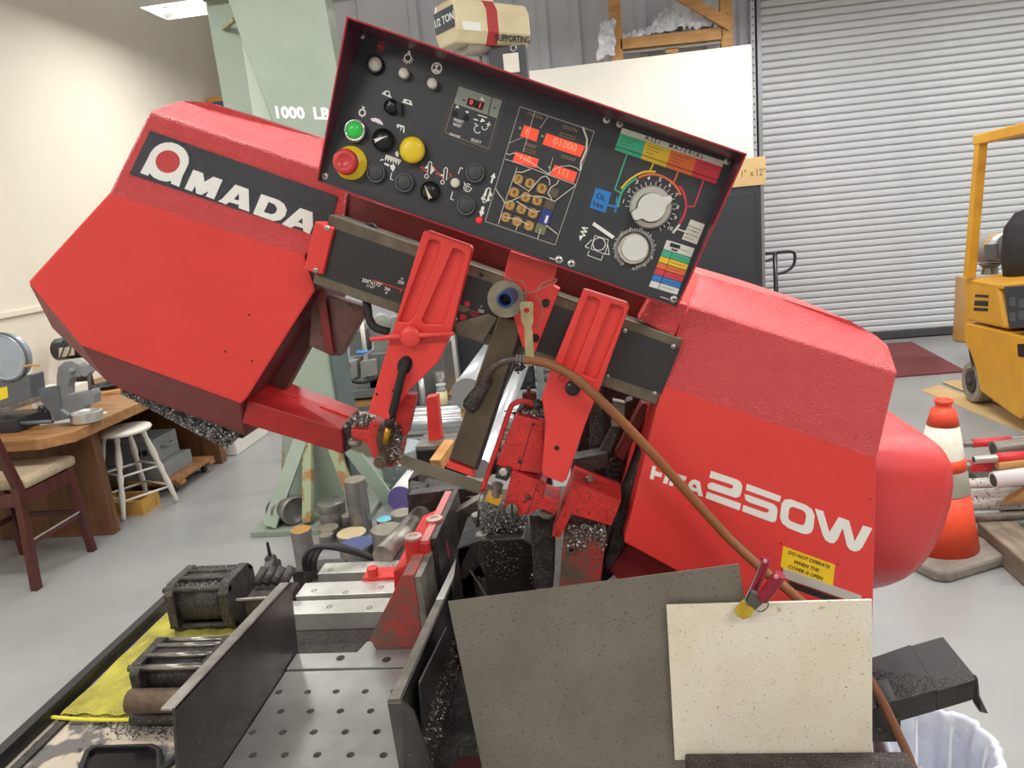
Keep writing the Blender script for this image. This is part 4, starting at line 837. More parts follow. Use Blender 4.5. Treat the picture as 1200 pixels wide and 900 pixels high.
# ground rails across the bed, with countersunk screws
def rail(y0, y1, z, x0, x1, scr):
    r = sp('bed_rail', box((x0, y0, .62), (x1, y1, z)), STEEL, bevel=.0012)
    for x, y in scr: sp('rail_screw', lathe(PZ(x, y, z+.0002), (0, 0, 1), [(.0085, -.001), (.0085, .0004), (.006, .0004), (.004, -.0003), (.001, -.0003)], 14), STEELW, r)
rail(1.742, 1.815, .682, -.93, -.53, [(386, 711), (433, 712)])
rail(1.828, 1.905, .690, -.915, -.53, [(368, 692), (405, 694), (447, 688)])
rail(1.975, 2.045, .682, -.905, -.53, [(387, 668), (427, 663), (463, 662)])
tk = MB()
for a, b in (((343, 692), (351, 686)), ((352, 692), (358, 687))): tk.add(bar(PZ(*a, .672), PZ(*b, .672), .004, .003), BLKP)
tk.build('scale_ticks', bed)
sp('lock_bolt', lathe(PZ(438, 678, .69), (0, 0, 1), [(.020, -.012), (.020, 0), (.0155, .001), (.0155, .022), (.0165, .024), (.0165, .036), (.012, .039), (.002, .039)], 22), REDD, bed)
sp('lock_block', box((-.735, 1.90, .68), (-.60, 1.965, .702)), REDD, bed, .002)

# left stop plate: tall folded sheet with a turned-over top
A = [PX(205, 830, -.835), PX(341, 682, -.835), PX(350, 765, -.835), PX(262, 905, -.835)]
n0 = A[0].lerp(A[3], 0); lo = V((-.835, 1.08, .635))
BLKF = mat('black_plate_face', (72, 68, 65), .36, .35, var=(12, (46, 43, 41), .8), spots=(300, (160, 156, 150), .66))
stopl = sp('work_stop_plate', prism([A[0], A[1], A[2], V((-.835, 1.62, .636)), V((-.835, 1.06, .636))], (-.006, 0, 0)), BLKF, label='tall black stop plate', bevel=.001)
sp('plate_flange', prism([A[0], A[1], A[1]+V((-.030, 0, 0)), A[0]+V((-.030, 0, 0))], (0, 0, -.006)), mat('flange_steel', (158, 154, 148), .4, .25, var=(30, (110, 106, 100), .7)), stopl, .0015)

# right stop plate: narrow angle with a top edge near white along its far part
T0, T1 = PX(470, 822, -.42), PX(544, 653, -.42)
stopr = sp('side_stop_plate', prism([T0, T1, V((-.42, T1.y, .64)), V((-.42, T0.y+.03, .60))], (-.007, 0, 0)), BLKF, label='black side stop with bright top edge', bevel=.001)
tm = T0.lerp(T1, .62)
sp('plate_flange', prism([T0, tm, tm+V((-.026, 0, 0)), T0+V((-.028, 0, 0))], (0, 0, -.006)), STEELW, stopr, .0012)
sp('bright_edge', prism([tm, T1, T1+V((-.024, 0, 0)), tm+V((-.026, 0, 0))], (0, 0, -.007)), mat('pale_edge', (232, 230, 224), .3, .15), stopr, .0012)
sp('end_flange', prism([T0+V((-.028, 0, 0)), T0, V((-.40, T0.y+.005, T0.z-.03)), V((-.37, T0.y+.02, .58)), V((-.445, T0.y+.005, .58))], (0, .008, 0)), BLKF, stopr, .001)
sp('stop_wing', prism([PX(490, 800, -.40), PX(522, 735, -.40), PX(560, 905, -.40), PX(498, 905, -.40)], (.004, 0, 0)), BLKF, stopr)
sp('stay_rod', tube([PY(545, 660, 1.70), PY(560, 682, 1.60), PY(574, 706, 1.50)], .003, 8), BLKM, stopr, smooth=True)
sp('swarf_heap', flecks(700, lambda r: V((-.395, 1.2+.35*r.random(), .62+.1*r.random()))+V((r.gauss(0, .004), 0, 0)), .002, rb), CHIP, stopr, kind='stuff')

# red vice jaw with buttress, lugs and steel face
jaw = sp('vice_jaw', prism([(-.632, 1.62, .676), (-.622, 1.62, .645), (-.492, 1.62, .645), (-.492, 1.62, .852), (-.522, 1.62, .852)], (0, .115, 0)), REDW, label='worn red vice jaw', bevel=.003)
body = [(-.60, 1.745, .645), (-.478, 1.745, .645), (-.478, 1.745, .876), (-.502, 1.745, .876), (-.515, 1.745, .83), (-.585, 1.745, .80)]
sp('jaw_body', prism(body, (0, .36, 0)), REDD, jaw, .003)
sp('jaw_plate', box((-.492, 1.62, .645), (-.474, 1.76, .846)), STEELW, jaw, .0015)
sp('jaw_plate', box((-.478, 1.765, .645), (-.462, 2.12, .880)), BLKM, jaw, .0015)
for px_, py_ in ((484, 628), (509, 607)):
    c = PZ(px_, py_, .888)
    sp('jaw_lug', lathe(c, (0, 0, 1), [(.030, -.12), (.026, -.02), (.025, -.006)], 20), REDD, jaw)
    sp('lug_washer', lathe(c, (0, 0, 1), [(.0235, -.006), (.0235, 0), (.012, .001), (.010, -.003), (.001, -.003)], 24), mat('pinkish_worn_steel', (176, 150, 142), .4, .4), jaw)
sp('jaw_ridge', bar((-.491, 1.75, .878), (-.491, 2.105, .878), .022, .006), mat('scuffed_red_edge', (190, 92, 88), .4, .2, var=(30, (150, 130, 122), .7)), jaw, .001)
# ram tube behind the jaw
sp('ram_tube', cyl(PZ(448, 652, .70), PZ(508, 588, .70), .034, 24), STEELW, bed, smooth=True)
# fixed vice casting, plates and heaped swarf on the right
fv = sp('fixed_vice', pyp([(536, 642), (564, 633), (612, 631), (622, 638), (632, 720), (526, 720)], 1.66, .10), mat('oily_brown_black', (46, 40, 37), .35, .3, var=(20, (24, 22, 21), .8), spots=(280, (160, 154, 146), .69)), bevel=.004)
sp('vice_side', prism([PY(536, 642, 1.66), PY(564, 633, 1.66), PY(585, 590, 2.0), PY(548, 606, 2.0)], (0, 0, -.2)), BLKM, fv)
for x, y, Y in ((565, 626, 1.70), (560, 603, 1.85)): sp('pivot_cap', lathe(PY(x, y, Y), (0, 0, 1), [(.017, -.02), (.019, -.004), (.019, 0), (.016, .003), (.003, .004)], 22), STEELW, fv)
sp('swarf_heap', flecks(3600, lambda r: PY(563+54*r.random(), 594+r.random()*36-abs(r.gauss(0, 4)), 1.70+.08*r.random()), .0024, rb), CHIP, fv, kind='stuff')
sp('heap_core', pyp([(560, 598), (572, 590), (598, 592), (612, 600), (616, 632), (556, 632)], 1.78, .1), DARKM, fv)
sp('swarf_heap', flecks(260, lambda r: PY(590+r.gauss(0, 16), 655+r.gauss(0, 16), 1.658), .0012, rb), CHIP, fv, kind='stuff')
sp('swarf_heap', flecks(500, lambda r: PY(632+r.gauss(0, 3), 668+r.gauss(0, 12), 1.62), .003, rb), CHIP, fv, kind='stuff')
# rear vice frame in black
rv = sp('rear_vice', pyp([(478, 562), (490, 556), (492, 574), (556, 583), (556, 600), (530, 612), (478, 612)], 2.35, .12), DARKM, bevel=.004)
sp('rear_bar', pyp([(478, 580), (560, 570), (562, 580), (480, 594)], 2.2, .05), BLKM, rv, .003)
sp('rear_bar', pyp([(534, 600), (560, 585), (563, 640), (536, 640)], 2.05, .05), STEELW, rv, .003)
sp('rear_roller', cyl(PY(480, 575, 2.3), PY(500, 578, 2.3), .035, 16), DARKM, rv, smooth=True)

# hydraulic cylinders (end plates, barrel, tie rods) left of the stop plate
def hyd(x0, x1, y, z, hb, hd, name, rods, m=DARKM):
    c = sp(name, cyl((x0+.01, y, z), (x1-.01, y, z), hb*.93, 22), m, smooth=True)
    for xx, t in ((x0, .026), (x1-.03, .03)):
        k = .35*hb; sec = [(-hd+k, -hb), (hd-k, -hb), (hd, -hb+k), (hd, hb-k), (hd-k, hb), (-hd+k, hb), (-hd, hb-k), (-hd, -hb+k)]
        sp('end_plate', prism([(xx, y+a, z+b) for a, b in sec], (t, 0, 0)), m, c, .003)
    for a in (-1, 1):
        for b in (-1, 1): sp('tie_rod', cyl((x0-.008, y+a*hd*.76, z+b*hb*.76), (x1, y+a*hd*.76, z+b*hb*.76), .009, 10), rods, c, smooth=True)
    for a, b in ((.25, .93), (-.3, .93)): sp('tie_rod', cyl((x0+.02, y+a*hd, z+b*hb), (x1-.02, y+a*hd, z+b*hb), .008, 10), rods, c, smooth=True)
    return c
h1 = hyd(-1.285, -1.09, 1.86, .683, .076, .084, 'hydraulic_cylinder', DARKM)
sp('cylinder_clevis', box((-1.06, 1.80, .60), (-.93, 1.90, .70)), DARKM, h1, .006)
sp('clevis_plate', prism([(-1.07, 1.93, .60), (-1.07, 1.96, .72), (-1.07, 1.99, .735), (-1.07, 2.03, .71), (-1.07, 2.03, .60)], (.03, 0, 0)), DARKM, h1, .006)
for k in range(4): sp('hose_fitting', cyl((-1.045+k*.028, 1.86, .715), (-1.03+k*.028, 1.90, .745), .014, 10), DARKM, h1, smooth=True)
sp('fitting_bar', cyl((-1.08, 1.80, .70), (-.92, 1.80, .705), .005, 8), STEELW, h1)
sp('swarf_heap', flecks(700, lambda r: V((-1.26+.16*r.random(), 1.80+.12*r.random(), .752+.002*r.random()))-V((0, 0, .02))*abs(r.gauss(0, .3)), .002, rb), CHIP, h1, kind='stuff')
h2 = hyd(-1.165, -.955, 1.50, .685, .055, .075, 'hydraulic_cylinder', mat('shiny_rod', (150, 146, 140), .25, .8, var=(20, (90, 86, 82), .6)), DARKM)
sp('guide_tube', cyl((-1.155, 1.40, .668), (-.90, 1.40, .668), .028, 22), mat('rusty_tube', (120, 100, 82), .55, .3, var=(40, (80, 66, 54), .9), bump=(150, .4)), h2, smooth=True)
sp('tube_foot', cyl((-1.16, 1.40, .62), (-.9, 1.40, .62), .016, 10), DARKM, h2, smooth=True)
for dx in (-1.14, -.98): sp('mount_foot', box((dx, 1.42, .595), (dx+.03, 1.58, .64)), DARKM, h2, .002)
sp('slide_plate', prism([(-.955, 1.38, .66), (-.90, 1.38, .66), (-.87, 1.56, .76), (-.93, 1.56, .76)], (0, 0, -.015)), BLKM, h2, .002)
sp('mount_foot', box((-1.29, 1.80, .595), (-1.09, 1.92, .615)), DARKM, h1)
# valve and hoses at the rear of the vice cylinder
vl = sp('solenoid_valve', lathe(PZ(322, 678, .66), (-.02, 0, 1), [(.020, 0), (.020, .03), (.014, .035), (.017, .04), (.019, .07), (.015, .078), (.006, .08), (.004, .125)], 14), BLKP)
sp('valve_block', box((-1.02, 2.04, .50), (-.86, 2.12, .66)), DARKM, vl, .004)
for k in range(3): sp('black_hose', tube([PZ(358+k*5, 668, .66), PZ(357+k*6, 655, .70), PZ(366+k*6, 643-k, .73), PZ(385+k*5, 641-k, .73), PZ(410+k*4, 646, .71), PZ(440, 655, .68)], .009, 10), RUB, vl, smooth=True)
# infeed end block
sp('rear_bed_end', box((-.93, 2.04, .56), (-.50, 2.09, .655)), DARKM, bed, .004)

# chip chute sticking out to the right
C = [PZ(985, 783, .60), PZ(1067, 755, .60), PZ(1105, 744, .60), PZ(1146, 794, .60), PZ(1098, 808, .60), PZ(1040, 824, .60), PZ(985, 845, .60)]
CHUT = mat('speckled_black_chute', (50, 46, 46), .5, .2, spots=(300, (170, 164, 160), .68), var=(30, (34, 31, 31), .6))
ch = sp('chip_chute', prism([C[0], C[1], C[4], C[5], C[6]], (0, 0, -.055)), CHUT, label='black chip chute', bevel=.002)
sp('chute_end', prism([C[1]+V((0, 0, -.004)), C[2]+V((0, 0, -.004)), C[3]+V((0, 0, -.004)), C[4]+V((0, 0, -.004))], (0, 0, -.051)), CHUT, ch, .002)
sp('rubber_flap', prism([C[3]+V((0, 0, -.002)), C[3].lerp(C[2], .06), PZ(1148, 815, .575), PZ(1158, 836, .56), PZ(1150, 834, .56), PZ(1142, 822, .56)], (-.004, 0, 0)), RUB, ch)
sp('chute_support', box((.44, 1.44, .50), (.60, 1.60, .56)), BLKM, ch)
sp('chute_slot', prism([PZ(1022, 800, .603), PZ(1040, 798, .603), PZ(1050, 822, .603), PZ(1030, 830, .603)], (0, 0, .004)), BLKP, ch)
sp('conveyor_box', box((.12, 1.06, .57), (.545, 1.28, .612)), DARKM, bevel=.004)
sp('swarf_heap', flecks(700, lambda r: C[0].lerp(C[3], r.random()).lerp(C[5], r.random()*.8)+V((0, 0, .001)), .0014, rb), CHIP, ch, kind='stuff')

# tray heaped with swarf hanging below the left cover
trayP = [(138, 456), (286, 505), (284, 513), (255, 503), (140, 463)]
tr = sp('chip_lip', pyp([(143, 458), (286, 508), (284, 514), (142, 462)], 1.66, .10), DARKM, lcover)
ss = random.Random(5)
def swp(r):
    t = r.random(); x = 143+t*138; low = (5+24*t)*(1 if t < .86 else (1-t)/.14+.15)
    return PY(x, 456+t*49+low*r.random(), 1.655+r.uniform(-.012, .05))
sp('swarf_fringe', flecks(5200, swp, .0030, ss), mat('dark_swarf', (150, 148, 148), .35, .5, var=(230, (18, 17, 18), 1.0)), lcover, kind='stuff')
# ================================================================== loose things on and around the saw
# two upright guard sheets in front of the fixed vice
g1 = [PY(525, 705, 1.30), PY(866, 661, 1.30), PY(871, 690, 1.30), PY(900, 905, 1.30), PY(566, 905, 1.30)]
solo('splash_sheet', prism(g1, (0, .0025, 0)), SHEET, 'grey galvanised splash sheet standing on edge in front of the vice', 'metal sheet')
g2 = [PY(781, 709.5, 1.285), PY(1022, 703, 1.285), PY(1022.5, 885, 1.285), PY(791, 891, 1.285)]
solo('plastic_sheet', prism(g2, (0, .005, 0)), SHEETW, 'stained cream plastic sheet clamped to the grey splash sheet', 'plastic sheet', .0008)
# spring clamp gripping both
cl = thing('spring_clamp', PY(882, 712, 1.29), 'red handled spring clamp with yellow tips gripping the cream sheet', 'clamp')
MARO = mat('maroon_grip', (150, 28, 50), .35, var=(20, (110, 22, 40), .6))
part('handle', tube([PY(893, 701, 1.265), PY(901, 692, 1.26), PY(908, 682, 1.255), PY(914, 673, 1.25)], lambda t: .012-.002*(t > .9), 12), MARO, cl, smooth=True)
part('handle', tube([PY(884, 690, 1.30), PY(889, 678, 1.30), PY(894, 666, 1.30), PY(898, 654, 1.30)], .0085, 10), MARO, cl, smooth=True)
part('jaw', prism([PY(881, 693, 1.262), PY(899, 703, 1.262), PY(885, 716, 1.262), PY(873, 709, 1.262)], (0, .016, 0)), mat('grey_clamp_steel', (98, 96, 92), .4, .5), cl, .002)
part('jaw_tip', prism([PY(874, 708, 1.258), PY(885, 715, 1.258), PY(879, 724, 1.258), PY(871, 727, 1.258), PY(862, 721, 1.258)], (0, .022, 0)), mat('yellow_tip', (196, 164, 36), .45, var=(60, (140, 116, 30), .6)), cl, .003)
part('spring_wire', tube([PY(892, 658, 1.285), PY(886, 674, 1.28), PY(878, 692, 1.27), PY(873, 703, 1.262), PY(877, 710, 1.256)], .0013, 6), STEELW, cl, smooth=True)
part('spring_wire', tube([PY(899, 702, 1.26), PY(900, 710, 1.258), PY(894, 716, 1.258), PY(887, 716, 1.26)], .0013, 6), STEELW, cl, smooth=True)
for p in ((897, 658, 1.29), (910, 676, 1.236)): part('rivet', lathe(PY(*p), (.1, -1, .2), [(.004, -.004), (.004, 0), (.002, .001)], 10), mat('pink_rivet', (206, 130, 140), .35), cl)
# amber hose across the right cover, down behind the sheets and out to the floor
hp_ = [PY(614, 421.5, 1.42), PY(628, 423, 1.42), PY(645, 427, 1.41), PY(670, 440, 1.40), PY(697, 463, 1.40), PY(727, 492, 1.41), PY(765, 532, 1.42), PY(810, 582, 1.43), PY(850, 626, 1.42), PY(890, 664, 1.39), PY(930, 697, 1.36), PY(975, 740, 1.34), PY(1010, 785, 1.35), PY(1030, 815, 1.38), PY(1050, 855, 1.40), PY(1066, 890, 1.42), PY(1082, 935, 1.46), V((.66, 1.46, .30)), V((.68, 1.40, .10)), V((.70, 1.25, .013)), V((.72, .9, .012)), V((.9, .5, .012))]
solo('air_hose', tube(hp_, .0098, 14), HOSE, 'amber braided hose running down across the red saw cover', 'hose', smooth=True)
# yellow towel: folded double on the deck, left flap beside the cylinders
tv, tf = [], []
NXt, NYt = 34, 46; rt = random.Random(2)
for j in range(NYt+1):
    for i in range(NXt+1):
        a, b = i/NXt, j/NYt; l = V((-1.380, 1.435, 0)).lerp(V((-1.378, 1.93, 0)), b); r2 = V((-1.10, 1.425, 0)).lerp(V((-1.03, 1.79, 0)), b)
        p = l.lerp(r2, a); p.z = .606+.010*(.5+.5*math.sin(a*9+b*3))*(.4+.6*b)*min(1, a*5)*.6 + .0025*math.sin(a*31+b*17)+.012*(1 if j < 3 else 0)*.2
        tv.append(p)
for j in range(NYt):
    for i in range(NXt): k = j*(NXt+1)+i; tf.append((k, k+1, k+NXt+2, k+NXt+1))
tw = MB().add((tv, tf), TOWEL, True); tw2 = [(p.x, p.y-.004, p.z-.007) for p in tv]; tw.add((tw2, [f[::-1] for f in tf]), TOWEL, True)
tw.add(tube([V((-1.388, 1.432, .603)), V((-1.39, 1.425, .608)), V((-1.30, 1.418, .606)), V((-1.2, 1.418, .603)), V((-1.08, 1.424, .603))], .0045, 8), mat('towel_hem', (224, 214, 70), .9))
tw.build('towel', None, 0, 'yellow microfibre towel lying on the saw base under the hydraulic cylinders', 'towel')

# waste bin with white liner
bc = PZ(1099, 866, .36); bin_ = thing('waste_bin', (bc.x, bc.y, 0), 'small waste bin lined with a white plastic bag below the chute', 'waste bin')
part('bin_body', lathe((bc.x, bc.y, 0), (0, 0, 1), [(.10, 0), (.105, .006), (.125, .33), (.118, .33), (.10, .012)], 32), mat('white_bin_plastic', (214, 216, 220), .4), bin_, smooth=True)
lv, lf = [], []; NS = 56
prof = [(.132, .23, 0), (.136, .28, 1), (.139, .325, 1), (.136, .352, 1.2), (.127, .362, 1.0), (.117, .350, .8), (.110, .30, 1.4), (.104, .20, 1.8), (.098, .06, 1.8), (.03, .03, .6)]
rl_ = random.Random(8); ph = [rl_.uniform(0, 6.28) for _ in range(6)]
for r, h, wv in prof:
    for k in range(NS):
        a = 2*math.pi*k/NS; rr = r + .0065*wv*(math.sin(9*a+ph[0])*.6+math.sin(17*a+ph[1])*.6+math.sin(29*a+ph[2])*.4); lv.append((bc.x+rr*math.cos(a), bc.y+rr*math.sin(a), h+.004*wv*math.sin(7*a+ph[3])))
for i in range(len(prof)-1):
    for k in range(NS): lf.append((i*NS+k, i*NS+(k+1) % NS, (i+1)*NS+(k+1) % NS, (i+1)*NS+k))
part('bin_liner', (lv, lf), LINER, bin_, smooth=True)
# ================================================================== left background: desk, chair, stool and bench tools
dk = thing('workbench', (-3.45, 4.5, 0), 'butcher block workbench with wooden panel legs along the cream wall', 'workbench')
ZT = .765
part('worktop', prism([(-3.93, 3.50, ZT), (-3.06, 3.50, ZT), (-2.93, 3.62, ZT), (-2.93, 5.40, ZT), (-3.93, 5.40, ZT)], (0, 0, -.065)), WOODT, dk, .006)
part('leg_panel', box((-3.85, 3.92, 0), (-3.07, 3.99, .70)), WOODS, dk, .003)
part('leg_panel', box((-3.85, 5.22, 0), (-3.02, 5.30, .70)), WOODS, dk, .003)
part('back_panel', box((-3.85, 3.99, .15), (-3.80, 5.22, .70)), WOODS, dk)
# dining chair, seat tucked under the bench end
chx0, chx1, cy0, cy1 = -3.50, -3.06, 3.25, 3.70
chr_ = thing('dining_chair', ((chx0+chx1)/2, (cy0+cy1)/2, 0), 'dark mahogany chair with beige padded seat beside the workbench', 'chair')
for xx in (chx0, chx1):
    part('leg', prism([(xx-.02, cy1-.02, 0), (xx+.02, cy1-.02, 0), (xx+.02, cy1+.02, 0), (xx-.02, cy1+.02, 0)], (0, -.04, .537)), MAHO, chr_, .004)
    b = MB().add(prism([(xx-.02, cy0-.025, 0), (xx+.02, cy0-.025, 0), (xx+.02, cy0+.02, 0), (xx-.02, cy0+.02, 0)], (0, .05, .561)), MAHO).add(prism([(xx-.02, cy0+.025, .561), (xx+.02, cy0+.025, .561), (xx+.02, cy0+.07, .561), (xx-.02, cy0+.07, .561)], (0, -.12, .52)), MAHO)
    b.build('leg', chr_, .004)
    part('seat_rail', bar((xx, cy0+.03, .495), (xx, cy1-.03, .495), .028, .07), MAHO, chr_, .002)
    part('stretcher', bar((xx, cy0+.01, .25), (xx, cy1-.02, .25), .02, .03), MAHO, chr_, .002)
part('seat_rail', bar((chx0, cy1-.04, .495), (chx1, cy1-.04, .495), .028, .07), MAHO, chr_, .002)
part('seat_rail', bar((chx0, cy0+.04, .495), (chx1, cy0+.04, .495), .028, .07), MAHO, chr_, .002)
part('stretcher', bar((chx0, cy1-.02, .26), (chx1, cy1-.02, .26), .02, .03), MAHO, chr_, .002)
part('metal_strip', bar((chx1+.012, cy0+.02, .268), (chx1+.012, cy1-.02, .268), .006, .008), STEEL, chr_)
part('seat_cushion', box((chx0-.02, cy0+.07, .535), (chx1+.02, cy1+.03, .60)), FABR, chr_, .025)
for zz in (.70, .90, 1.02): part('back_slat', bar((chx0, cy0+.0-.24*(zz-.56)+.05, zz), (chx1, cy0-.24*(zz-.56)+.05, zz), .02, .06), MAHO, chr_, .004)
# white stool
S0 = PZ(146, 502, .62); st = thing('stool', (S0.x, S0.y, 0), 'chipped white wooden stool with round seat standing by the workbench', 'stool')
part('seat', lathe((S0.x, S0.y, .59), (0, 0, 1), [(.12, 0), (.15, .008), (.158, .02), (.152, .032), (.12, .035), (.01, .033)], 32), WHTP, st, smooth=True)
fl = [(-3.15, 4.14), (-2.945, 4.435), (-3.25, 4.56), (-3.44, 4.27)]
LP = [(.016, 0), (.014, .03), (.019, .12), (.021, .18), (.016, .24), (.022, .30), (.015, .34), (.023, .40), (.021, .46), (.015, .53), (.019, .56), (.016, .61)]
lt = []
for x, y in fl:
    t = V((S0.x+(x-S0.x)*.42, S0.y+(y-S0.y)*.42, .595)); bq = V((x, y, 0)); L_ = (t-bq).length
    part('leg', lathe(bq, t-bq, [(r*.95, h/.61*L_) for r, h in LP], 12), WHTP, st, smooth=True); lt.append((bq, t))
for i in range(4):
    for f in ((.22, .24), (.50, .52)): a = lt[i][0].lerp(lt[i][1], f[i % 2]); b = lt[(i+1) % 4][0].lerp(lt[(i+1) % 4][1], f[i % 2]); part('rung', cyl(a, b, .008, 8), WHTP, st, smooth=True)
# dolly with grey tool case under the bench
dl = thing('furniture_dolly', (-3.3, 4.75, 0), 'wooden plank dolly on black casters under the workbench', 'dolly')
for k in range(3): part('plank', box((-3.62+k*.21, 4.58, .085), (-3.43+k*.21, 5.10, .112)), WOODP if k == 1 else WOODT, dl, .004)
for y in (4.60, 5.02): part('cross_plank', box((-3.62, y, .06), (-3.0, y+.07, .085)), WOODT, dl, .003)
for x in (-3.55, -3.08):
    for y in (4.64, 5.05):
        c_ = MB().add(lathe((x-.012, y, .03), (1, 0, 0), [(.028, 0), (.03, .004), (.03, .02), (.028, .024)], 18), RUB).add(box((x-.018, y-.012, .03), (x+.018, y+.012, .06)), STEELW); c_.build('caster', dl)
tcse = thing('tool_case', (-3.35, 4.72, .112), 'grey metal tool case with latches resting on the wooden dolly', 'tool case')
part('case_body', box((-3.62, 4.60, .112), (-3.10, 4.96, .22)), GREYP, tcse, .006)
part('case_lid', box((-3.56, 4.62, .22), (-3.16, 4.92, .40)), GREYP, tcse, .008)
for dx in (0, .05, .10): part('latch', box((-3.30+dx, 4.612, .29), (-3.27+dx, 4.622, .33)), BLKP, tcse)
part('handle', tube([(-3.16, 4.7, .33), (-3.12, 4.72, .33), (-3.12, 4.80, .33), (-3.16, 4.82, .33)], .008, 8), GREYP, tcse, smooth=True)
yb_ = thing('wood_block', (-3.22, 4.32, 0), 'yellow painted wooden crate on the floor under the stool', 'wooden crate')
YW = mat('yellow_wood', (196, 152, 74), .6, var=(8, (168, 124, 56), .6))
for a in (box((-3.38, 4.22, .02), (-3.06, 4.24, .10)), box((-3.38, 4.40, .02), (-3.06, 4.42, .10)), box((-3.38, 4.24, .02), (-3.36, 4.40, .10)), box((-3.08, 4.24, .02), (-3.06, 4.40, .10))): part('side_board', a, YW, yb_, .002)
part('bottom_board', box((-3.38, 4.22, 0), (-3.06, 4.42, .02)), YW, yb_)
solo('foam_box', prism([(-3.85, 5.42, 0), (-2.99, 5.42, 0), (-2.99, 6.02, 0), (-3.85, 6.02, 0)], (0, 0, .40)), mat('white_foam', (228, 226, 218), .8, var=(4, (210, 206, 196), .5)), 'chipped white box standing on the floor past the workbench', 'box', .008)
wc = thing('white_cabinet', (-3.4, 6.7, 0), 'low white cabinet against the cream wall beyond the white box', 'cabinet')
part('cabinet_body', box((-3.93, 6.15, .03), (-2.85, 7.25, .86)), mat('white_laminate', (222, 222, 218), .5), wc, .004)
for y in (6.17, 6.71): part('cabinet_door', box((-2.85, y, .06), (-2.832, y+.52, .84)), mat('white_laminate', (222, 222, 218)), wc, .002)
part('plinth', box((-3.9, 6.18, 0), (-2.9, 7.22, .03)), BLKP, wc)

# ---- tools standing on the bench
def ZB(x, y): return PZ(x, y, ZT)
s0 = ZB(12, 505); cs = thing('cutoff_saw', (s0.x, s0.y, ZT), 'grey metal cut-off saw with round blade guard on the workbench', 'cut-off saw')
GM = mat('grey_machine_enamel', (92, 96, 100), .4, var=(10, (70, 74, 78), .5)); GL = mat('pale_guard', (150, 160, 172), .25, .2, var=(8, (176, 184, 192), .6))
Yc = s0.y+.06
c_ = PY(8, 418, Yc); part('blade_guard', lathe(c_+V((0, .03, 0)), (0, -1, 0), [(.135, 0), (.14, .01), (.14, .05), (.128, .06), (.122, .055), (.02, .058)], 36), GL, cs, smooth=False)
part('guard_rim', torus(c_+V((0, -.02, 0)), (0, 1, 0), .139, .008, 36), GM, cs, smooth=True)
part('saw_body', pyp([(-20, 452), (34, 440), (37, 470), (2, 478), (-20, 482)], Yc-.02, .12), GM, cs, .006)
part('label_patch', pyp([(-2, 455), (8, 453), (9.5, 466), (-2, 470)], Yc-.023, .003), mat('yellow_label', (232, 208, 44), .5), cs)
part('slide_bar', pyp([(-10, 482), (47, 464), (48, 470), (-8, 488)], Yc-.05, .10), STEELW, cs, .003)
part('vise_plate', pyp([(44, 456), (66, 452), (70, 480), (80, 487), (80, 491), (64, 494), (60, 485), (47, 470)], Yc-.08, .03), GM, cs, .005)
part('vise_screw', cyl(PY(12, 497, Yc-.08), PY(62, 494, Yc-.08), .012, 10), GM, cs, smooth=True)
part('saw_base', box((s0.x-.28, s0.y-.05, ZT), (s0.x+.10, s0.y+.22, ZT+.075)), mat('black_saw_base', (40, 42, 46), .5), cs, .008)
part('feed_knob', lathe(PY(48, 480, Yc-.06), (0, -1, 0), [(.022, -.02), (.024, 0), (.015, .008)], 16), BLKP, cs)
part('pull_handle', tube([PY(28, 430, Yc-.04), PY(36, 428, Yc-.05), PY(46, 428, Yc-.05)], .007, 8), WOODP, cs, smooth=True)
a0 = ZB(86, 489); ap = thing('arbor_press', (a0.x, a0.y, ZT), 'grey cast iron arbor press with C-shaped frame on the workbench', 'arbor press')
Ya = a0.y
part('frame', pyp([(66, 485), (66, 440), (68, 430), (75, 424), (84, 423), (92, 427), (96, 436), (94, 442), (88, 442), (82, 444), (79, 452), (79, 463), (98, 459), (108, 457), (110, 462), (110, 473), (98, 476), (98, 484), (68, 490)], Ya, .07), GREYP, ap, .004)
part('ram', cyl(PY(103, 430, Ya+.02), PY(106, 460, Ya+.02), .010, 12), STEELW, ap, smooth=True)
part('pinion', lathe(PY(85, 434, Ya-.005), (0, -1, 0), [(.016, -.01), (.016, .01), (.008, .02), (.008, .03)], 14), GREYP, ap)
part('ram_head', pyp([(92, 429), (104, 427), (106, 436), (100, 442), (94, 440)], Ya-.01, .05), GREYP, ap, .003)
r0 = ZB(103, 494); solo('steel_ring', lathe((r0.x, r0.y, ZT+.004), (0, 0, 1), [(.085, 0), (.088, .005), (.088, .055), (.078, .058), (.074, .05), (.01, .048)], 32), STEEL, 'bright steel dish lying on white paper on the workbench', 'steel dish', smooth=False)
pp0 = ZB(100, 490); solo('paper_sheet', prism([(pp0.x-.22, pp0.y-.10, ZT), (pp0.x+.10, pp0.y-.06, ZT), (pp0.x+.06, pp0.y+.12, ZT), (pp0.x-.2, pp0.y+.10, ZT)], (0, 0, .003)), mat('paper', (232, 230, 224), .8), 'sheet of white paper under the steel dish', 'paper')
bx0 = PX(50, 446, -3.55); bx0.z = ZT; pb = thing('parts_box', (bx0.x, bx0.y, ZT), 'white cardboard parts box with printed label behind the cut-off saw', 'box')
part('box_body', box((bx0.x-.12, bx0.y, ZT), (bx0.x+.16, bx0.y+.2, ZT+.13)), mat('white_card', (220, 218, 210), .7), pb, .003)
part('box_label', box((bx0.x-.09, bx0.y-.002, ZT+.03), (bx0.x+.0, bx0.y, ZT+.10)), mat('label_paper', (196, 188, 170), .7), pb)
m0 = PX(76, 412, -3.74); m0.z = ZT; gm = thing('bench_grinder', (m0.x, m0.y, ZT), 'black bench motor with pale name plate standing against the wall', 'bench grinder')
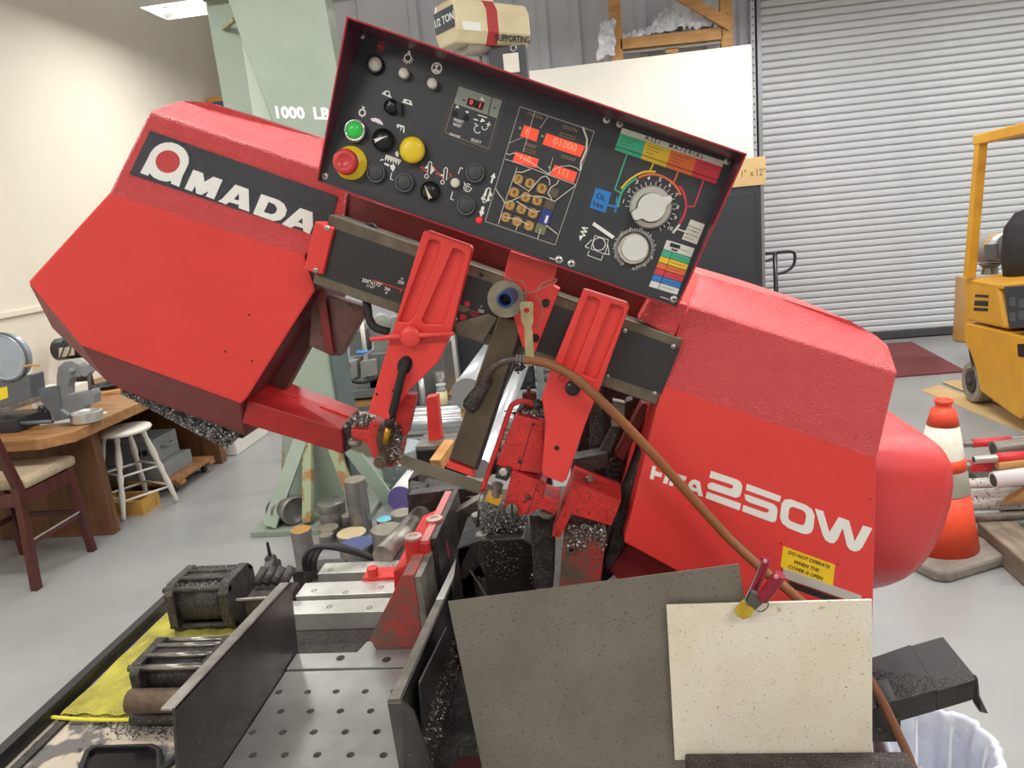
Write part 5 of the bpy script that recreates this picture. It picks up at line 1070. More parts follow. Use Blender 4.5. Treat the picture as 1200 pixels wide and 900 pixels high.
part('motor_body', cyl(PY(62, 412, m0.y)+V((0, .05, 0)), PY(92, 408, m0.y)+V((0, .05, 0)), .075, 24), BLKP, gm, smooth=True)
part('name_plate', pyp([(69, 408), (86, 406), (87, 416), (69, 419)], m0.y-.032, .006), mat('label_paper', (196, 188, 170)), gm)
for x in (70, 78): part('cord', tube([PY(x, 420, m0.y-.04), PY(x+4, 410, m0.y-.045), PY(x+6, 402, m0.y-.03)], .004, 6), BLKP, gm, smooth=True)
part('capacitor', cyl(PY(66, 402, m0.y+.03), PY(76, 400, m0.y+.03), .03, 16), GREEND, gm, smooth=True)
part('stand', box((m0.x-.06, m0.y, ZT), (m0.x+.08, m0.y+.12, ZT+.15)), BLKP, gm, .005)
solo('wood_strip', bar(ZB(100, 466)+V((0, 0, .012)), ZB(150, 459)+V((0, 0, .012)), .05, .022), WOODP, 'short pine strip lying on the workbench behind the press', 'wood strip', .002)
solo('black_tray', lathe(ZB(118, 458)+V((0, .1, .0)), (0, 0, 1), [(.10, 0), (.13, .03), (.12, .03), (.09, .01)], 24), BLKP, 'round black tray on the workbench behind the press', 'tray')
# ================================================================== green jib crane with hoist
cr = thing('jib_crane', (-1.78, 4.3, 0), 'tall pale green floor mounted jib crane marked 1000 LB', 'jib crane')
part('column', box((-1.97, 4.12, .03), (-1.60, 4.46, 3.75)), GREEN, cr, .006)
part('column_shaded_side', box((-1.60, 4.16, .03), (-1.575, 4.42, 3.75)), GREEND, cr)  # right side of the column, its shade put into a darker green
part('base_plate', box((-2.10, 3.78, 0), (-1.42, 4.78, .035)), mat('base_plate_grey_green', (132, 142, 130), .6, spots=(12, (150, 130, 96), .64)), cr, .004)
RUSTG = mat('green_rusty_edge', (150, 160, 124), .6, spots=(10, (150, 112, 70), .52))
def gusset(a, b, w_, t_, m):
    """sloping flat bar from the column face down to the base plate"""
    part('gusset', bar(PY(a[0], a[1], 4.10), PZ(b[0], b[1], .05), w_, t_, (0, -1, .2)), m, cr, .003)
gusset((366, 478), (316, 617), .085, .03, GREEN)
gusset((361, 490), (361, 612), .055, .05, RUSTG)
gusset((381, 500), (420, 600), .06, .04, RUSTG)
gusset((392, 500), (457, 588), .085, .03, GREEN)
head = [(267, 0), (275, 24), (282, 45), (311, 120), (320, 145), (400, 172), (396, 85), (388, 40), (381, 0), (366, -70), (250, -70)]
hd = part('head_plate', pyp(head, 3.98, .13), GREEN, cr, .004, label='tapered green head plate with load marking')
part('head_stiffener', pyp([(282, 43), (286, 50), (320, 145), (297, 139)], 4.03, .09), mat('crane_green_light', (172, 184, 168), .5), cr, .002)
part('side_stiffener', bar(PY(262, 33, 4.11), PY(275, 23, 4.0), .02, .02), RUSTG, cr)
tu = (PY(381, 133, 3.98)-PY(321, 131, 3.98)).normalized(); tu = V((tu.x, 0, tu.z)).normalized()
part('lettering', text_vf('1000  LB', .082, PY(320.5, 132, 3.979), tu, (0, 0, 1), (0, -1, 0), .001, .0035, 'LEFT', .0006, 1.05), WHT, hd)
part('mast_head', box((-2.0, 3.98, 3.0), (-1.1, 4.5, 3.75)), GREEN, cr)
B0, B1 = V((-1.7, 4.25, 3.12)), V((.06, 5.35, 3.12))
part('boom', bar(B0, B1, .15, .016), mat('boom_grey_green', (158, 166, 160), .5), cr, .002)
part('boom_web', bar(B0+V((0, 0, .12)), B1+V((0, 0, .12)), .012, .23), mat('boom_grey_green', (158, 166, 160)), cr)
part('boom_flange', bar(B0+V((0, 0, .24)), B1+V((0, 0, .24)), .15, .016), mat('boom_grey_green', (158, 166, 160)), cr, .002)
# electric hoist on the boom
hc = PY(566, 32, 4.55)
ho = thing('electric_hoist', hc, 'cream electric chain hoist with red stripe marked 1/2 TON hanging from the crane boom', 'hoist')
CRM = mat('hoist_cream', (226, 212, 174), .45, var=(10, (206, 190, 150), .5), spots=(26, (160, 110, 66), .74))
ax = (PY(604, 36, 4.75)-PY(531, 26, 4.45)); ax.z = 0; ax.normalize(); sd = V((0, 0, 1)).cross(ax)
Hs = .115; oc = [(-.72, -1), (.72, -1), (1, -.45), (1, .55), (.72, 1), (-.72, 1), (-1, .55), (-1, -.45)]
def hsec(t, k=1): return [hc + ax*t + sd*(a*Hs*k) + V((0, 0, b*Hs*k)) for a, b in oc]
part('hoist_body', prism(hsec(-.26), ax*.52), CRM, ho, .012)
part('red_stripe', prism(hsec(-.05, 1.012), ax*.075), mat('hoist_red', (178, 56, 54), .45), ho)
fn = -ax; fu = -sd if (-sd).dot(RT) > 0 else sd
end = hc - ax*.262
part('capacity_plate', prism([end+fu*(a*.105)+V((0, 0, b)) for a, b in ((-.95, -.035), (.95, -.035), (.95, .075), (-.95, .075))], fn*.003), mat('plate_dark_blue', (48, 56, 66), .4), ho)
part('lettering', text_vf('1/2 TON', .056, end+fn*.003+V((0, 0, .02)), fu, (0, 0, 1), fn, .001, .0016, 'CENTER', .0004, 1.0), WHT, ho)
near = sd if sd.y < 0 else -sd
part('name_sticker', prism([hc+near*(Hs+.001)+ax*a+V((0, 0, b)) for a, b in ((-.22, -.055), (-.10, -.055), (-.10, -.01), (-.22, -.01))], near*.001), WHT, ho)
part('lettering', text_vf('SUPPORTING', .052, hc+near*(Hs*.93)+ax*.12+V((0, 0, -.085)), ax, (0, 0, 1), near, .002, .001, 'CENTER', .012, .8), BLKP, ho)
part('motor_can', cyl(hc-ax*.16+V((0, 0, -.09)), hc+ax*.0+V((0, 0, -.09)), .07, 20), mat('hoist_grey', (170, 160, 150), .4), ho, smooth=True)
part('top_lug', box((hc.x-.05, hc.y-.04, hc.z+.10), (hc.x+.07, hc.y+.04, hc.z+.20)), CRM, ho, .008)
part('trolley', cyl((hc.x, hc.y-.05, hc.z+.2), (hc.x, hc.y+.05, hc.z+.2), .05, 16), DARKM, ho)
for s in (-.03, .03): part('hanger_strap', tube([hc+V((s, 0, .18)), hc+V((s*2.2, 0, .32)), hc+V((s*2.6, .0, 3.11-hc.z))], .012, 8), BLUEP, ho, smooth=True)
part('chain_bucket', box((hc.x+.02, hc.y-.05, hc.z-.36), (hc.x+.24, hc.y+.10, hc.z-.13)), mat('bucket_grey_black', (62, 64, 70), .5), ho, .006)
part('chain', cyl(hc+V((.0, -.02, -.1)), hc+V((.0, -.02, -.75)), .010, 8), STEELW, ho)
part('chain', cyl(hc+V((-.03, .0, -.1)), hc+V((-.03, .0, -.75)), .010, 8), STEELW, ho)
part('hook', torus(hc+V((-.015, -.01, -.80)), (0, 1, 0), .035, .012, 18), STEELW, ho)
tg = PY(599, 73, hc.y-.06)
part('inspection_tag', box((tg.x-.045, hc.y-.056, tg.z-.055), (tg.x+.045, hc.y-.051, tg.z+.05)), mat('tag_paper', (224, 218, 206), .7), ho)
part('tag_ring', torus((tg.x+.02, hc.y-.056, tg.z+.075), (0, 1, 0), .016, .004, 16), STEEL, ho)

# ================================================================== steel offcuts standing on the floor round the crane foot
OFF = mat('offcut_side', (134, 131, 127), .35, .5, var=(10, (92, 89, 86), .8)); OTOP = mat('offcut_top', (168, 160, 146), .4, .5, var=(20, (140, 130, 116), .6))
def offcut(px_, py_, rpx, hpx, label, top=OTOP, side=OFF, z0=0):
    """px,py = centre of the top face as seen; the base stands hpx below it"""
    p = PZ(px_, py_+hpx, z0)
    if -2.2 < p.x < -1.3 and p.y > 3.66: z0 = .036; p = PZ(px_, py_+hpx, z0)
    r = rpx*p.y/FPX*1.02; d = math.hypot(p.x, p.y)
    h = (PY(px_, py_, p.y).z-z0)
    b = MB().add(lathe((p.x, p.y, z0), (0, 0, 1), [(r*.98, 0), (r, .004), (r, h-.004), (r*.985, h)], 28), side, True)
    b.add(lathe((p.x, p.y, z0+h), (0, 0, 1), [(r*.983, 0), (r*.983, .001), (.001, .0012)], 28), top)
    return b.build('steel_offcut', None, 0, label, 'steel offcut', 'steel round offcuts on the floor'), V((p.x, p.y, z0+h))
TANT = mat('tan_top', (196, 178, 140), .6); BLUT = mat('blue_ink_top', (70, 84, 128), .5, var=(60, (100, 110, 150), .6)); CYT = mat('cyan_top', (110, 190, 206), .5); PURT = mat('purple_top', (96, 84, 140), .5); GOLT = mat('golden_swarf_top', (190, 146, 78), .5, .2, var=(120, (150, 104, 50), .9))
offcut(424, 561, 13.5, 58, 'tall narrow steel round standing by the crane foot')
offcut(360, 620, 13.2, 46, 'steel tube end filled with golden chips before the crane foot', GOLT)
_, t1 = offcut(392, 597, 17, 18, 'wide steel disc at the bottom of the stacked discs', OTOP)
o2 = MB().add(lathe(t1, (0, 0, 1), [(.078, 0), (.08, .003), (.08, .05), (.077, .053), (.001, .0535)], 28), OFF, True); o2.build('steel_offcut', None, 0, 'steel disc stacked on top of the wide disc', 'steel offcut', 'steel round offcuts on the floor')
offcut(386, 618, 13, 8, 'flat steel ring in front of the stacked discs')
offcut(409, 603, 8, 14, 'small worn steel plug beside the tall round')
offcut(384, 626, 9.5, 14, 'small dark steel round with scratched top')
offcut(414, 624, 19, 14, 'steel round with tan top face', TANT)
offcut(421, 637, 22, 24, 'steel round with blue inked top face', BLUT)
offcut(459, 619, 20, 42, 'large steel round with plain grey top')
offcut(452, 608, 10, 12, 'small round with cyan top face', CYT)
offcut(474, 600, 14, 26, 'grey steel round beside the rear vice', OTOP)
q = PZ(470, 604, 0); r9 = .085
lb = MB().add(cyl((q.x, q.y+.05, r9), (q.x+.02, q.y+.5, r9), r9, 28), mat('white_wrap', (214, 212, 208), .5), True).add(lathe((q.x, q.y+.048, r9), (0, -1, 0), [(r9*.98, 0), (r9*.98, .002), (.001, .003)], 28), PURT)
lb.build('steel_offcut', None, 0, 'round lying on its side with purple painted end', 'steel offcut', 'steel round offcuts on the floor')
for px_, py_, rr, lab_ in ((346, 597, .085, 'dark steel ring leaning behind the crane gusset'), (331, 596, .075, 'dark brown steel disc lying by the crane foot')):
    q = PZ(px_, py_+16, .036); solo('steel_offcut', lathe((q.x, q.y, rr+.036), (.75, -.6, 0), [(rr, -.04), (rr, .03), (rr*.9, .034), (rr*.86, .02), (.01, .02)], 28), OFF, lab_, 'steel offcut', 0, True, 'steel round offcuts on the floor')
q = PZ(456, 566, 0); q.x += .10; bk = thing('plastic_bucket', (q.x, q.y, 0), 'translucent grey plastic bucket standing behind the saw blade', 'bucket')
part('bucket_wall', lathe((q.x, q.y, 0), (0, 0, 1), [(.12, 0), (.125, .004), (.15, .24), (.158, .245), (.158, .26), (.147, .26), (.12, .012)], 32), mat('frosted_bucket', (182, 194, 196), .3, alpha=.85), bk, smooth=True)
part('bucket_handle', tube([(q.x-.15, q.y, .24), (q.x-.08, q.y-.13, .20), (q.x+.08, q.y-.13, .20), (q.x+.15, q.y, .24)], .005, 8), STEEL, bk, smooth=True)
# pale pipe standing behind the crane gusset
q = PZ(338, 585, 0); solo('pipe_post', cyl((-2.20, 4.58, 0), (-2.10, 4.64, .66), .05, 18), mat('mottled_pipe', (186, 176, 152), .7, var=(20, (150, 130, 100), .8)), 'mottled pale pipe stub standing behind the crane foot', 'pipe', smooth=True)

# ================================================================== behind the saw: in-feed, bar stock, grey machine
inf = thing('infeed_stand', (-.6, 3.2, 0), 'black in-feed roller stand with red guide post behind the saw', 'roller stand')
pb_ = PY(506, 516, 3.1)
part('guide_post', pyp([(499, 466), (512, 464), (517, 515), (502, 518)], 3.1, .06), REDD, inf, .003)
part('post_foot', box((pb_.x-.06, 3.02, pb_.z-.02), (pb_.x+.13, 3.2, pb_.z)), STEELW, inf, .003)
part('stand_block', box((pb_.x-.06, 3.02, pb_.z-.12), (pb_.x+.30, 3.25, pb_.z-.02)), BLKP, inf, .004)
part('wood_skid', bar(PY(511, 545, 2.9), PY(528, 521, 3.05), .05, .05), WOODP, inf)
for xx in (pb_.x, pb_.x+.5): part('stand_leg', box((xx-.03, 3.1, 0), (xx+.03, 3.18, pb_.z-.12)), BLKP, inf)
part('cross_beam', box((pb_.x-.05, 3.1, pb_.z-.18), (pb_.x+.55, 3.18, pb_.z-.12)), BLKP, inf)
a = PY(563, 549, 2.7); R_ = .040
part('support_roller', cyl((a.x-.12, 3.14, a.z-.062), (a.x+.15, 3.14, a.z-.062), .02, 14), STEELW, inf)
WB = mat('bright_bar_stock', (206, 208, 210), .3, .55, var=(5, (180, 184, 188), .6))
solo('round_bar', cyl(a, a+V((0, 2.9, 0)), R_, 24), WB, 'long bright steel round bar lying on the in-feed behind the saw', 'steel bar', smooth=True)
bp = PY(548, 462, 4.5); rb_ = .108
bl = MB().add(cyl(bp, bp+V((0, 1.6, 0)), rb_, 32), WB, True).add(lathe(bp, (0, -1, 0), [(rb_*.985, 0), (rb_*.985, .002), (.001, .003)], 32), mat('billet_end', (138, 138, 138), .5, .4))
bl.build('steel_billet', None, 0, 'thick steel billet lying lengthwise on wooden blocking behind the saw', 'steel billet')
bk_ = thing('bar_rack', (bp.x, 4.9, 0), 'wooden blocking rack carrying the thick steel billet', 'rack')
part('block', box((bp.x-.07, 4.55, bp.z-rb_-.06), (bp.x+.10, 4.75, bp.z-rb_)), WOODP, bk_, .004)
part('block', box((bp.x-.07, 5.75, bp.z-rb_-.06), (bp.x+.10, 5.95, bp.z-rb_)), WOODP, bk_, .004)
for y in (4.6, 5.8): part('post', box((bp.x-.06, y, 0), (bp.x+.08, y+.1, bp.z-rb_-.06)), WOODS, bk_, .004)
# horizontal bars on a rack along the back
rk = thing('bar_stand', (-1.2, 5.3, 0), 'steel stand carrying horizontal bar stock behind the saw', 'stand')
z5 = PY(480, 500, 5.2).z
for xx in (-2.2, -.35): part('stand_leg', box((xx-.04, 5.05, 0), (xx+.04, 5.75, z5-.05)), GREYP, rk, .004)
for i, (py_, yy, r) in enumerate(((487, 5.55, .036), (492, 5.45, .03), (499, 5.25, .05), (485, 5.68, .035))):
    z = PY(480, py_, yy).z; zz = z5-.05+r if i == 2 else z5-.05+r
    solo('round_bar', cyl((-2.45, yy, zz), (-.22, yy, zz), r, 20), WB, ('slim bright bar', 'middle bright bar', 'thick front bright bar', 'rear bright bar')[i]+' lying across the steel stand', 'steel bar', smooth=True, group='bars across the stand')
for i in range(5):
    y_ = 432+i*10; zz = PY(625, y_, 6.2).z
    solo('round_bar', cyl((-.55, 6.2+.02*(i % 2), zz), (.9, 6.2+.02*(i % 2), zz), .036, 18), WB, ('topmost', 'second from top', 'middle', 'second from bottom', 'lowest')[i]+' bright steel bar of the stacked pile before the black cabinet', 'steel bar', smooth=True, group='stacked bars before the black cabinet')
sk = thing('bar_cradle', (.2, 6.2, 0), 'grey steel cradle holding the stacked bars before the black cabinet', 'rack')
zl = PY(625, 472, 6.2).z-.036
for xx in (-.5, .85):
    part('upright', box((xx-.03, 6.12, 0), (xx+.03, 6.16, PY(625, 430, 6.2).z+.06)), GREYP, sk); part('arm', box((xx-.03, 6.12, zl-.03), (xx+.03, 6.32, zl)), GREYP, sk)
# grey milling machine on a bench
mm = thing('milling_machine', (-1.9, 6.4, 0), 'grey machine tool with slides and handwheel on a wooden bench behind the saw', 'milling machine')
GMM = mat('machine_grey', (150, 152, 146), .5, var=(8, (124, 126, 122), .6)); GMD = mat('machine_grey_dark', (104, 106, 104), .5)
for poly, Y, d, m, nm in (([(396, 384), (470, 370), (474, 402), (440, 410), (438, 395), (408, 400)], 6.5, .2, GMM, 'upper_slide'), ([(409, 390), (424, 388), (425, 416), (410, 418)], 6.3, .3, GMD, 'column'), ([(406, 424), (418, 422), (419, 442), (407, 444)], 6.2, .2, GMM, 'slide_block'), ([(422, 424), (440, 421), (441, 440), (423, 443)], 6.15, .25, GMM, 'slide_block'), ([(437, 398), (454, 396), (455, 424), (440, 424)], 6.35, .2, GMM, 'gear_box'), ([(411, 446), (446, 441), (447, 458), (414, 461)], 6.2, .4, GMM, 'saddle'), ([(393, 462), (462, 452), (464, 462), (394, 470)], 6.15, .5, GMD, 'machine_table'), ([(396, 428), (412, 425), (412, 430), (396, 433)], 6.2, .05, STEEL, 'shaft')):
    part(nm, pyp(poly, Y, d), m, mm, .004)
part('pedestal', box((-2.05, 6.2, .20), (-1.35, 6.65, .62)), GMD, mm, .005)
part('handwheel', torus(PY(399.5, 451, 6.12), (0, 1, 0), .045, .012, 24), GMM, mm, smooth=True); part('wheel_hub', lathe(PY(399.5, 451, 6.12), (0, -1, 0), [(.02, -.06), (.02, .02), (.012, .03)], 14), BLKP, mm)
part('wheel_disc', lathe(PY(399.5, 451, 6.12), (0, -1, 0), [(.045, -.02), (.042, -.01), (.01, -.008)], 24), GMM, mm)
part('drain_hose', tube([PY(402, 434, 6.12), PY(408, 444, 6.1), PY(424, 448, 6.1), PY(442, 443, 6.1)], .018, 10), RUB, mm, smooth=True)
part('pole', cyl(PY(423, 372, 6.2), PY(429, 422, 6.2), .02, 12), WHTP, mm, smooth=True); part('blue_clip', torus(PY(425, 412, 6.18), (0, 0, 1), .045, .012, 18), mat('blue_clip', (70, 140, 200), .5), mm)
part('lamp_head', lathe(PY(447, 378, 6.3), (.3, -1, 0), [(.07, -.05), (.09, 0), (.07, .03), (.02, .04)], 20), GMM, mm)
wbn = thing('wood_bench', (-1.8, 6.4, 0), 'low wooden bench carrying the grey machine tool behind the saw', 'bench')
zz = PY(420, 470, 6.1).z
part('bench_top', box((-2.7, 6.22, .14), (-.9, 6.85, .20)), WOODP, wbn, .004)
for xx in (-2.6, -1.0): part('bench_leg', box((xx-.05, 6.26, 0), (xx+.05, 6.8, .14)), WOODS, wbn)
# shelf of standing rounds, jar and disc
shf = thing('low_shelf', (-1.25, 6.0, 0), 'low grey steel shelf with standing rounds behind the red arm', 'shelf')
zs = PY(500, 476, 5.9).z
part('shelf_board', box((-1.75, 5.82, zs-.03), (-.95, 6.14, zs)), GREYP, shf, .003)
for xx in (-1.72, -.98): part('shelf_leg', box((xx-.02, 5.85, 0), (xx+.02, 6.12, zs-.03)), GREYP, shf)
for i, (x_, h) in enumerate(((472, .30), (481, .33), (489, .36), (497, .24))):
    p = PY(x_, 476, 5.95); solo('standing_bar', cyl((p.x, 5.95, zs), (p.x, 5.95, zs+h), .026, 16), (OFF, WB)[i % 2], ('short dark', 'short bright', 'tall dark', 'lowest bright')[i]+' steel round standing upright on the grey shelf', 'steel round', smooth=True, group='rounds on the grey shelf')
p = PY(519, 476, 5.9); jr = thing('jar', (p.x, 5.92, zs), 'glass jar with cream coloured contents on the grey shelf', 'jar')
part('jar_fill', lathe((p.x, 5.92, zs), (0, 0, 1), [(.045, .003), (.047, .01), (.047, .12)], 18), mat('cream_fill', (230, 214, 170), .6), jr, smooth=True)
part('jar_neck', lathe((p.x, 5.92, zs+.12), (0, 0, 1), [(.047, 0), (.035, .03), (.035, .045), (.045, .05), (.045, .06)], 18), mat('clear_glass', (214, 220, 218), .1, alpha=.6), jr, smooth=True)
p = PY(533, 455, 6.2); solo('standing_bar', cyl((p.x-.09, 6.07, zs), (p.x-.09, 6.07, zs+.26), .05, 20), OFF, 'dark thick round standing at the end of the grey shelf', 'steel round', smooth=True)
# white panel standing left of the black cabinet
w0 = PY(508, 420, 7.1); solo('partition_board', box((w0.x-.25, 7.08, 0), (PY(536, 420, 7.08).x, 7.12, 1.62)), mat('white_laminate', (222, 222, 218)), 'tall white panel standing beside the black cabinet', 'panel', .003)

# ================================================================== black cabinet, white board, crate with wrap
cab = thing('black_cabinet', (.1, 7.3, 0), 'wide black steel cabinet in front of the roller door', 'cabinet')
CBK = mat('cabinet_black', (46, 48, 54), .45, var=(2, (38, 40, 46), .6)); cx1 = PY(893, 260, 7.0).x
part('cabinet_body', box((-1.37, 7.02, .02), (cx1, 7.60, 1.755)), CBK, cab, .004)
for i in range(4):
    a = -1.34+i*(cx1+1.31)/4; part('cabinet_door', box((a, 7.0, .08), (a+(cx1+1.31)/4-.03, 7.02, 1.70)), CBK, cab, .003); part('door_handle', box((a+.06, 6.985, .9), (a+.08, 7.0, 1.05)), BLKP, cab)
part('plinth', box((-1.35, 7.05, 0), (cx1-.02, 7.58, .02)), BLKP, cab)
bt = PY(880, 52, 7.15); solo('white_board', box((-.9, 7.14, 1.757), (bt.x, 7.17, bt.z)), mat('board_cream', (222, 218, 206), .6, var=(2, (214, 209, 196), .5)), 'large cream white board standing on the black cabinet', 'board', .002)
cb = thing('cardboard_carton', (1.4, 7.08, 1.757), 'cardboard carton with handwritten size on the black cabinet', 'carton')
c0, c1 = PY(840, 214, 7.02), PY(897, 183, 7.02)
part('carton_body', box((c0.x, 7.01, 1.757), (c1.x, 7.13, c1.z)), CARD, cb, .003)
for w_, dx in (('1"', -.075), ('x', 0), ('12"', .075)): part('lettering', text_vf(w_, .085, PY(881, 203, 7.01)+V((dx, 0, 0)), V((1, 0, 0)), (0, 0, 1), (0, -1, 0), .001, .0, 'CENTER', .0006, .8), mat('pen_ink', (110, 90, 64), .7), cb)
cr2 = thing('timber_crate', (.85, 7.85, 0), 'pine timber crate frame with diagonal brace on tall posts behind the board', 'crate')
Yr = 7.75
def post_at(xa, xb):
    a = PY(xa, 40, Yr).x; b = PY(xb, 40, Yr).x; part('post', box((a, Yr, 0), (b, Yr+.09, 4.0)), WOODP, cr2, .004)
post_at(715, 729); post_at(845, 859)
part('beam', prism([PY(727, 45, Yr), PY(847, 32, Yr), PY(847, 46, Yr), PY(727, 58, Yr)], (0, .05, 0)), WOODP, cr2, .003)
part('lower_rail', prism([PY(727, 61, Yr+.02), PY(847, 48.5, Yr+.02), PY(847, 51, Yr+.02), PY(727, 63.5, Yr+.02)], (0, .05, 0)), mat('greyish_plank', (170, 160, 150), .7), cr2)
part('spacer_block', prism([PY(780, 57, Yr+.02), PY(795, 55.5, Yr+.02), PY(795, 62, Yr+.02), PY(780, 62, Yr+.02)], (0, .05, 0)), WOODP, cr2)
part('diagonal_brace', bar(PY(760, -26, Yr-.02), PY(857, 30, Yr-.02), .10, .035, (0, 1, 0)), WOODP, cr2, .003)
part('deck', box((PY(729, 50, Yr).x, Yr+.05, PY(790, 40, Yr).z-.02), (PY(847, 40, Yr).x, Yr+.42, PY(790, 40, Yr).z)), WOODP, cr2)
fv_, ff_ = [], []; rf = random.Random(4); NU, NV = 40, 16
for j in range(NV+1):
    for i in range(NU+1):
        u, v = i/NU, j/NV; px_ = 728+118*u; base_y = 47-13*u; hump = 22*math.sin(math.pi*min(1, max(0, (u-.30)/.72)))**.7+8*math.sin(math.pi*u)+5
        y_ = base_y-hump*math.sin(math.pi*(.06+.90*v))*1.0
        fv_.append(PY(px_, y_, Yr+.03+.36*v)+V((rf.gauss(0, .012), rf.gauss(0, .012), rf.gauss(0, .016))))
for j in range(NV):
    for i in range(NU): k = j*(NU+1)+i; ff_.append((k, k+1, k+NU+2, k+NU+1))
WRAP = mat('crumpled_film', (234, 236, 240), .2, spec=.8, var=(9, (196, 200, 206), .7))
solo('wrapped_goods', (fv_, ff_), WRAP, 'goods under crumpled clear plastic film on the timber crate', 'wrapped goods')
d0, d1 = [], []
for j in range(11):
    for i in range(7):
        u, v = i/6, j/10; d0.append(PY(703+18*u-4*v*(1-u)+3*math.sin(j*1.3)*.4, 28+42*v-6*u, Yr-.03)+V((0, rf.gauss(0, .015), rf.gauss(0, .008))))
for j in range(10):
    for i in range(6): k = j*7+i; d1.append((k, k+1, k+8, k+7))
solo('film_end', (d0, d1), WRAP, 'loose tail of clear plastic film hanging beside the timber crate post', 'plastic film')
# pallet jack handle beside the cabinet
pj = thing('pallet_jack', (1.75, 7.3, 0), 'pallet truck with looped black handle parked beside the black cabinet', 'pallet truck')
J = lambda x, y: PY(x, y, 7.25)
part('tiller', cyl(J(908, 296), V((J(911, 345).x, 7.25, .12)), .022, 12), BLKP, pj, smooth=True)
part('handle_loop', tube([J(897, 297), J(908, 296), J(922, 294.5), J(930, 296), J(931.5, 303), J(929, 312), J(921, 318), J(911, 321), J(908, 322)], .014, 10), BLKP, pj, smooth=True)
part('handle_loop', tube([J(897, 306), J(903, 304), J(908, 302)], .011, 8), BLKP, pj, smooth=True)
part('pump_body', box((J(911, 345).x-.07, 7.16, .03), (J(911, 345).x+.10, 7.38, .30)), REDD, pj, .01)
for s in (-1, 1): part('fork', box((J(911, 345).x+s*.17-.07, 6.1, .03), (J(911, 345).x+s*.17+.07, 6.98, .08)), REDD, pj, .01)
# box with blue panel on a wall shelf seen over the left cover
ws = thing('tall_cabinet', (-3.62, 8.0, 0), 'tall grey steel cabinet in the corner behind the crane column', 'cabinet')
s1 = PY(262, 134, 7.85)
part('cabinet_body', box((XL+.02, 7.84, 0), (-3.32, 8.2, s1.z)), GREYP, ws, .005)
for a_, b_ in ((-3.92, -3.63), (-3.62, -3.33)): part('cabinet_door', box((a_, 7.822, .06), (b_, 7.84, s1.z-.03)), GREYP, ws, .003)
xa, xb, xc = XL+.03, PY(275, 118, 7.85).x, PY(290, 118, 7.85).x; zt = PY(255, 113, 7.85).z
ob = thing('parts_carton', (-3.6, 8.0, s1.z), 'orange brown carton with blue printed panel on the tall corner cabinet', 'carton')
part('carton_body', box((xa, 7.85, s1.z), (xb, 8.15, zt)), mat('orange_card', (206, 148, 78), .7), ob, .003)
part('blue_panel', box((xa+.05, 7.845, s1.z+.02), (xb-.06, 7.85, zt-.05)), mat('carton_blue', (62, 78, 120), .6), ob)
# ================================================================== right background: forklift, cone, bar pile, mats
fk = thing('forklift', (3.2, 5.4, 0), 'worn yellow forklift with overhead guard parked by the roller door', 'forklift')
Yk = 5.55
def fpart(n, poly, Y, d, m, bev=.01): return part(n, pyp(poly, Y, d), m, fk, bev)
# counterweight corner seen end-on: rear face looks to the left, long side recedes to the right front
K = {}
e0 = PY(1133, 402, 5.75); e1 = PY(1117, 318, 5.9)
X0 = PZ(1127, 462, 0).x
# long side panel: polygon on the receding plane through wheel and near corner
sa, sb = PZ(1138, 476, 0), PZ(1200, 512, 0); sdv = V((sb.x-sa.x, sb.y-sa.y, 0)).normalized(); sn = V((sdv.y, -sdv.x, 0)); sn = sn if sn.x < 0 else -sn
def FS(x, y, h=0): return PP(x, y, sa+sn*h, sn)
ext = lambda p, k: p + sdv*k
body = [FS(1131, 378), FS(1165, 386), FS(1215, 398), FS(1215, 470), FS(1196, 492), FS(1186, 486), FS(1148, 458), FS(1143, 432), FS(1137, 414), FS(1131, 402)]
back = -sn*1.0
part('counterweight', prism(body, back), YEL, fk, .012)
rear = [FS(1131, 322), FS(1131, 403), FS(1118, 398, .0)-sn*.45, FS(1120, 325)-sn*.45]
part('rear_face', prism([FS(1131, 325, -.01), FS(1131, 400, -.01), FS(1116, 399, -.5), FS(1120, 323, -.5)], sdv*.12), YEL, fk, .01)
part('engine_hood', prism([FS(1134, 327), FS(1169, 334), FS(1179, 386), FS(1133, 376)], back*.9), YEL, fk, .02)
for y, h in ((345, 3), (352, 6), (360.5, 3.5)): part('louvre', prism([FS(1143-(y-345)*.1, y, .003), FS(1158-(y-345)*.05, y+.8, .003), FS(1158-(y-345)*.05, y+.8+h, .003), FS(1142-(y-345)*.1, y+h, .003)], -sn*.01), BLKP, fk)
part('black_side_panel', prism([FS(1176, 336, .01), FS(1215, 333, .01), FS(1215, 384, .01), FS(1182, 384, .01)], -sn*.3), mat('forklift_black', (54, 56, 60), .5), fk, .006)
for x, y in ((1183, 348), (1194, 350), (1183, 366), (1194, 364)): part('panel_inset', prism([FS(x, y, .012), FS(x+7, y+.5, .012), FS(x+7, y+11, .012), FS(x, y+10.5, .012)], -sn*.005), mat('forklift_inset', (78, 80, 84), .5), fk)
part('side_slot', prism([FS(1192, 403, .003), FS(1215, 403, .003), FS(1215, 420, .003), FS(1193, 418, .003)], -sn*.02), BLKP, fk)
part('hood_top', prism([FS(1133, 327), FS(1170, 334), FS(1215, 330), FS(1215, 322)-sn*.5, FS(1150, 318)-sn*.5], (0, 0, -.03)), YEL, fk, .006)
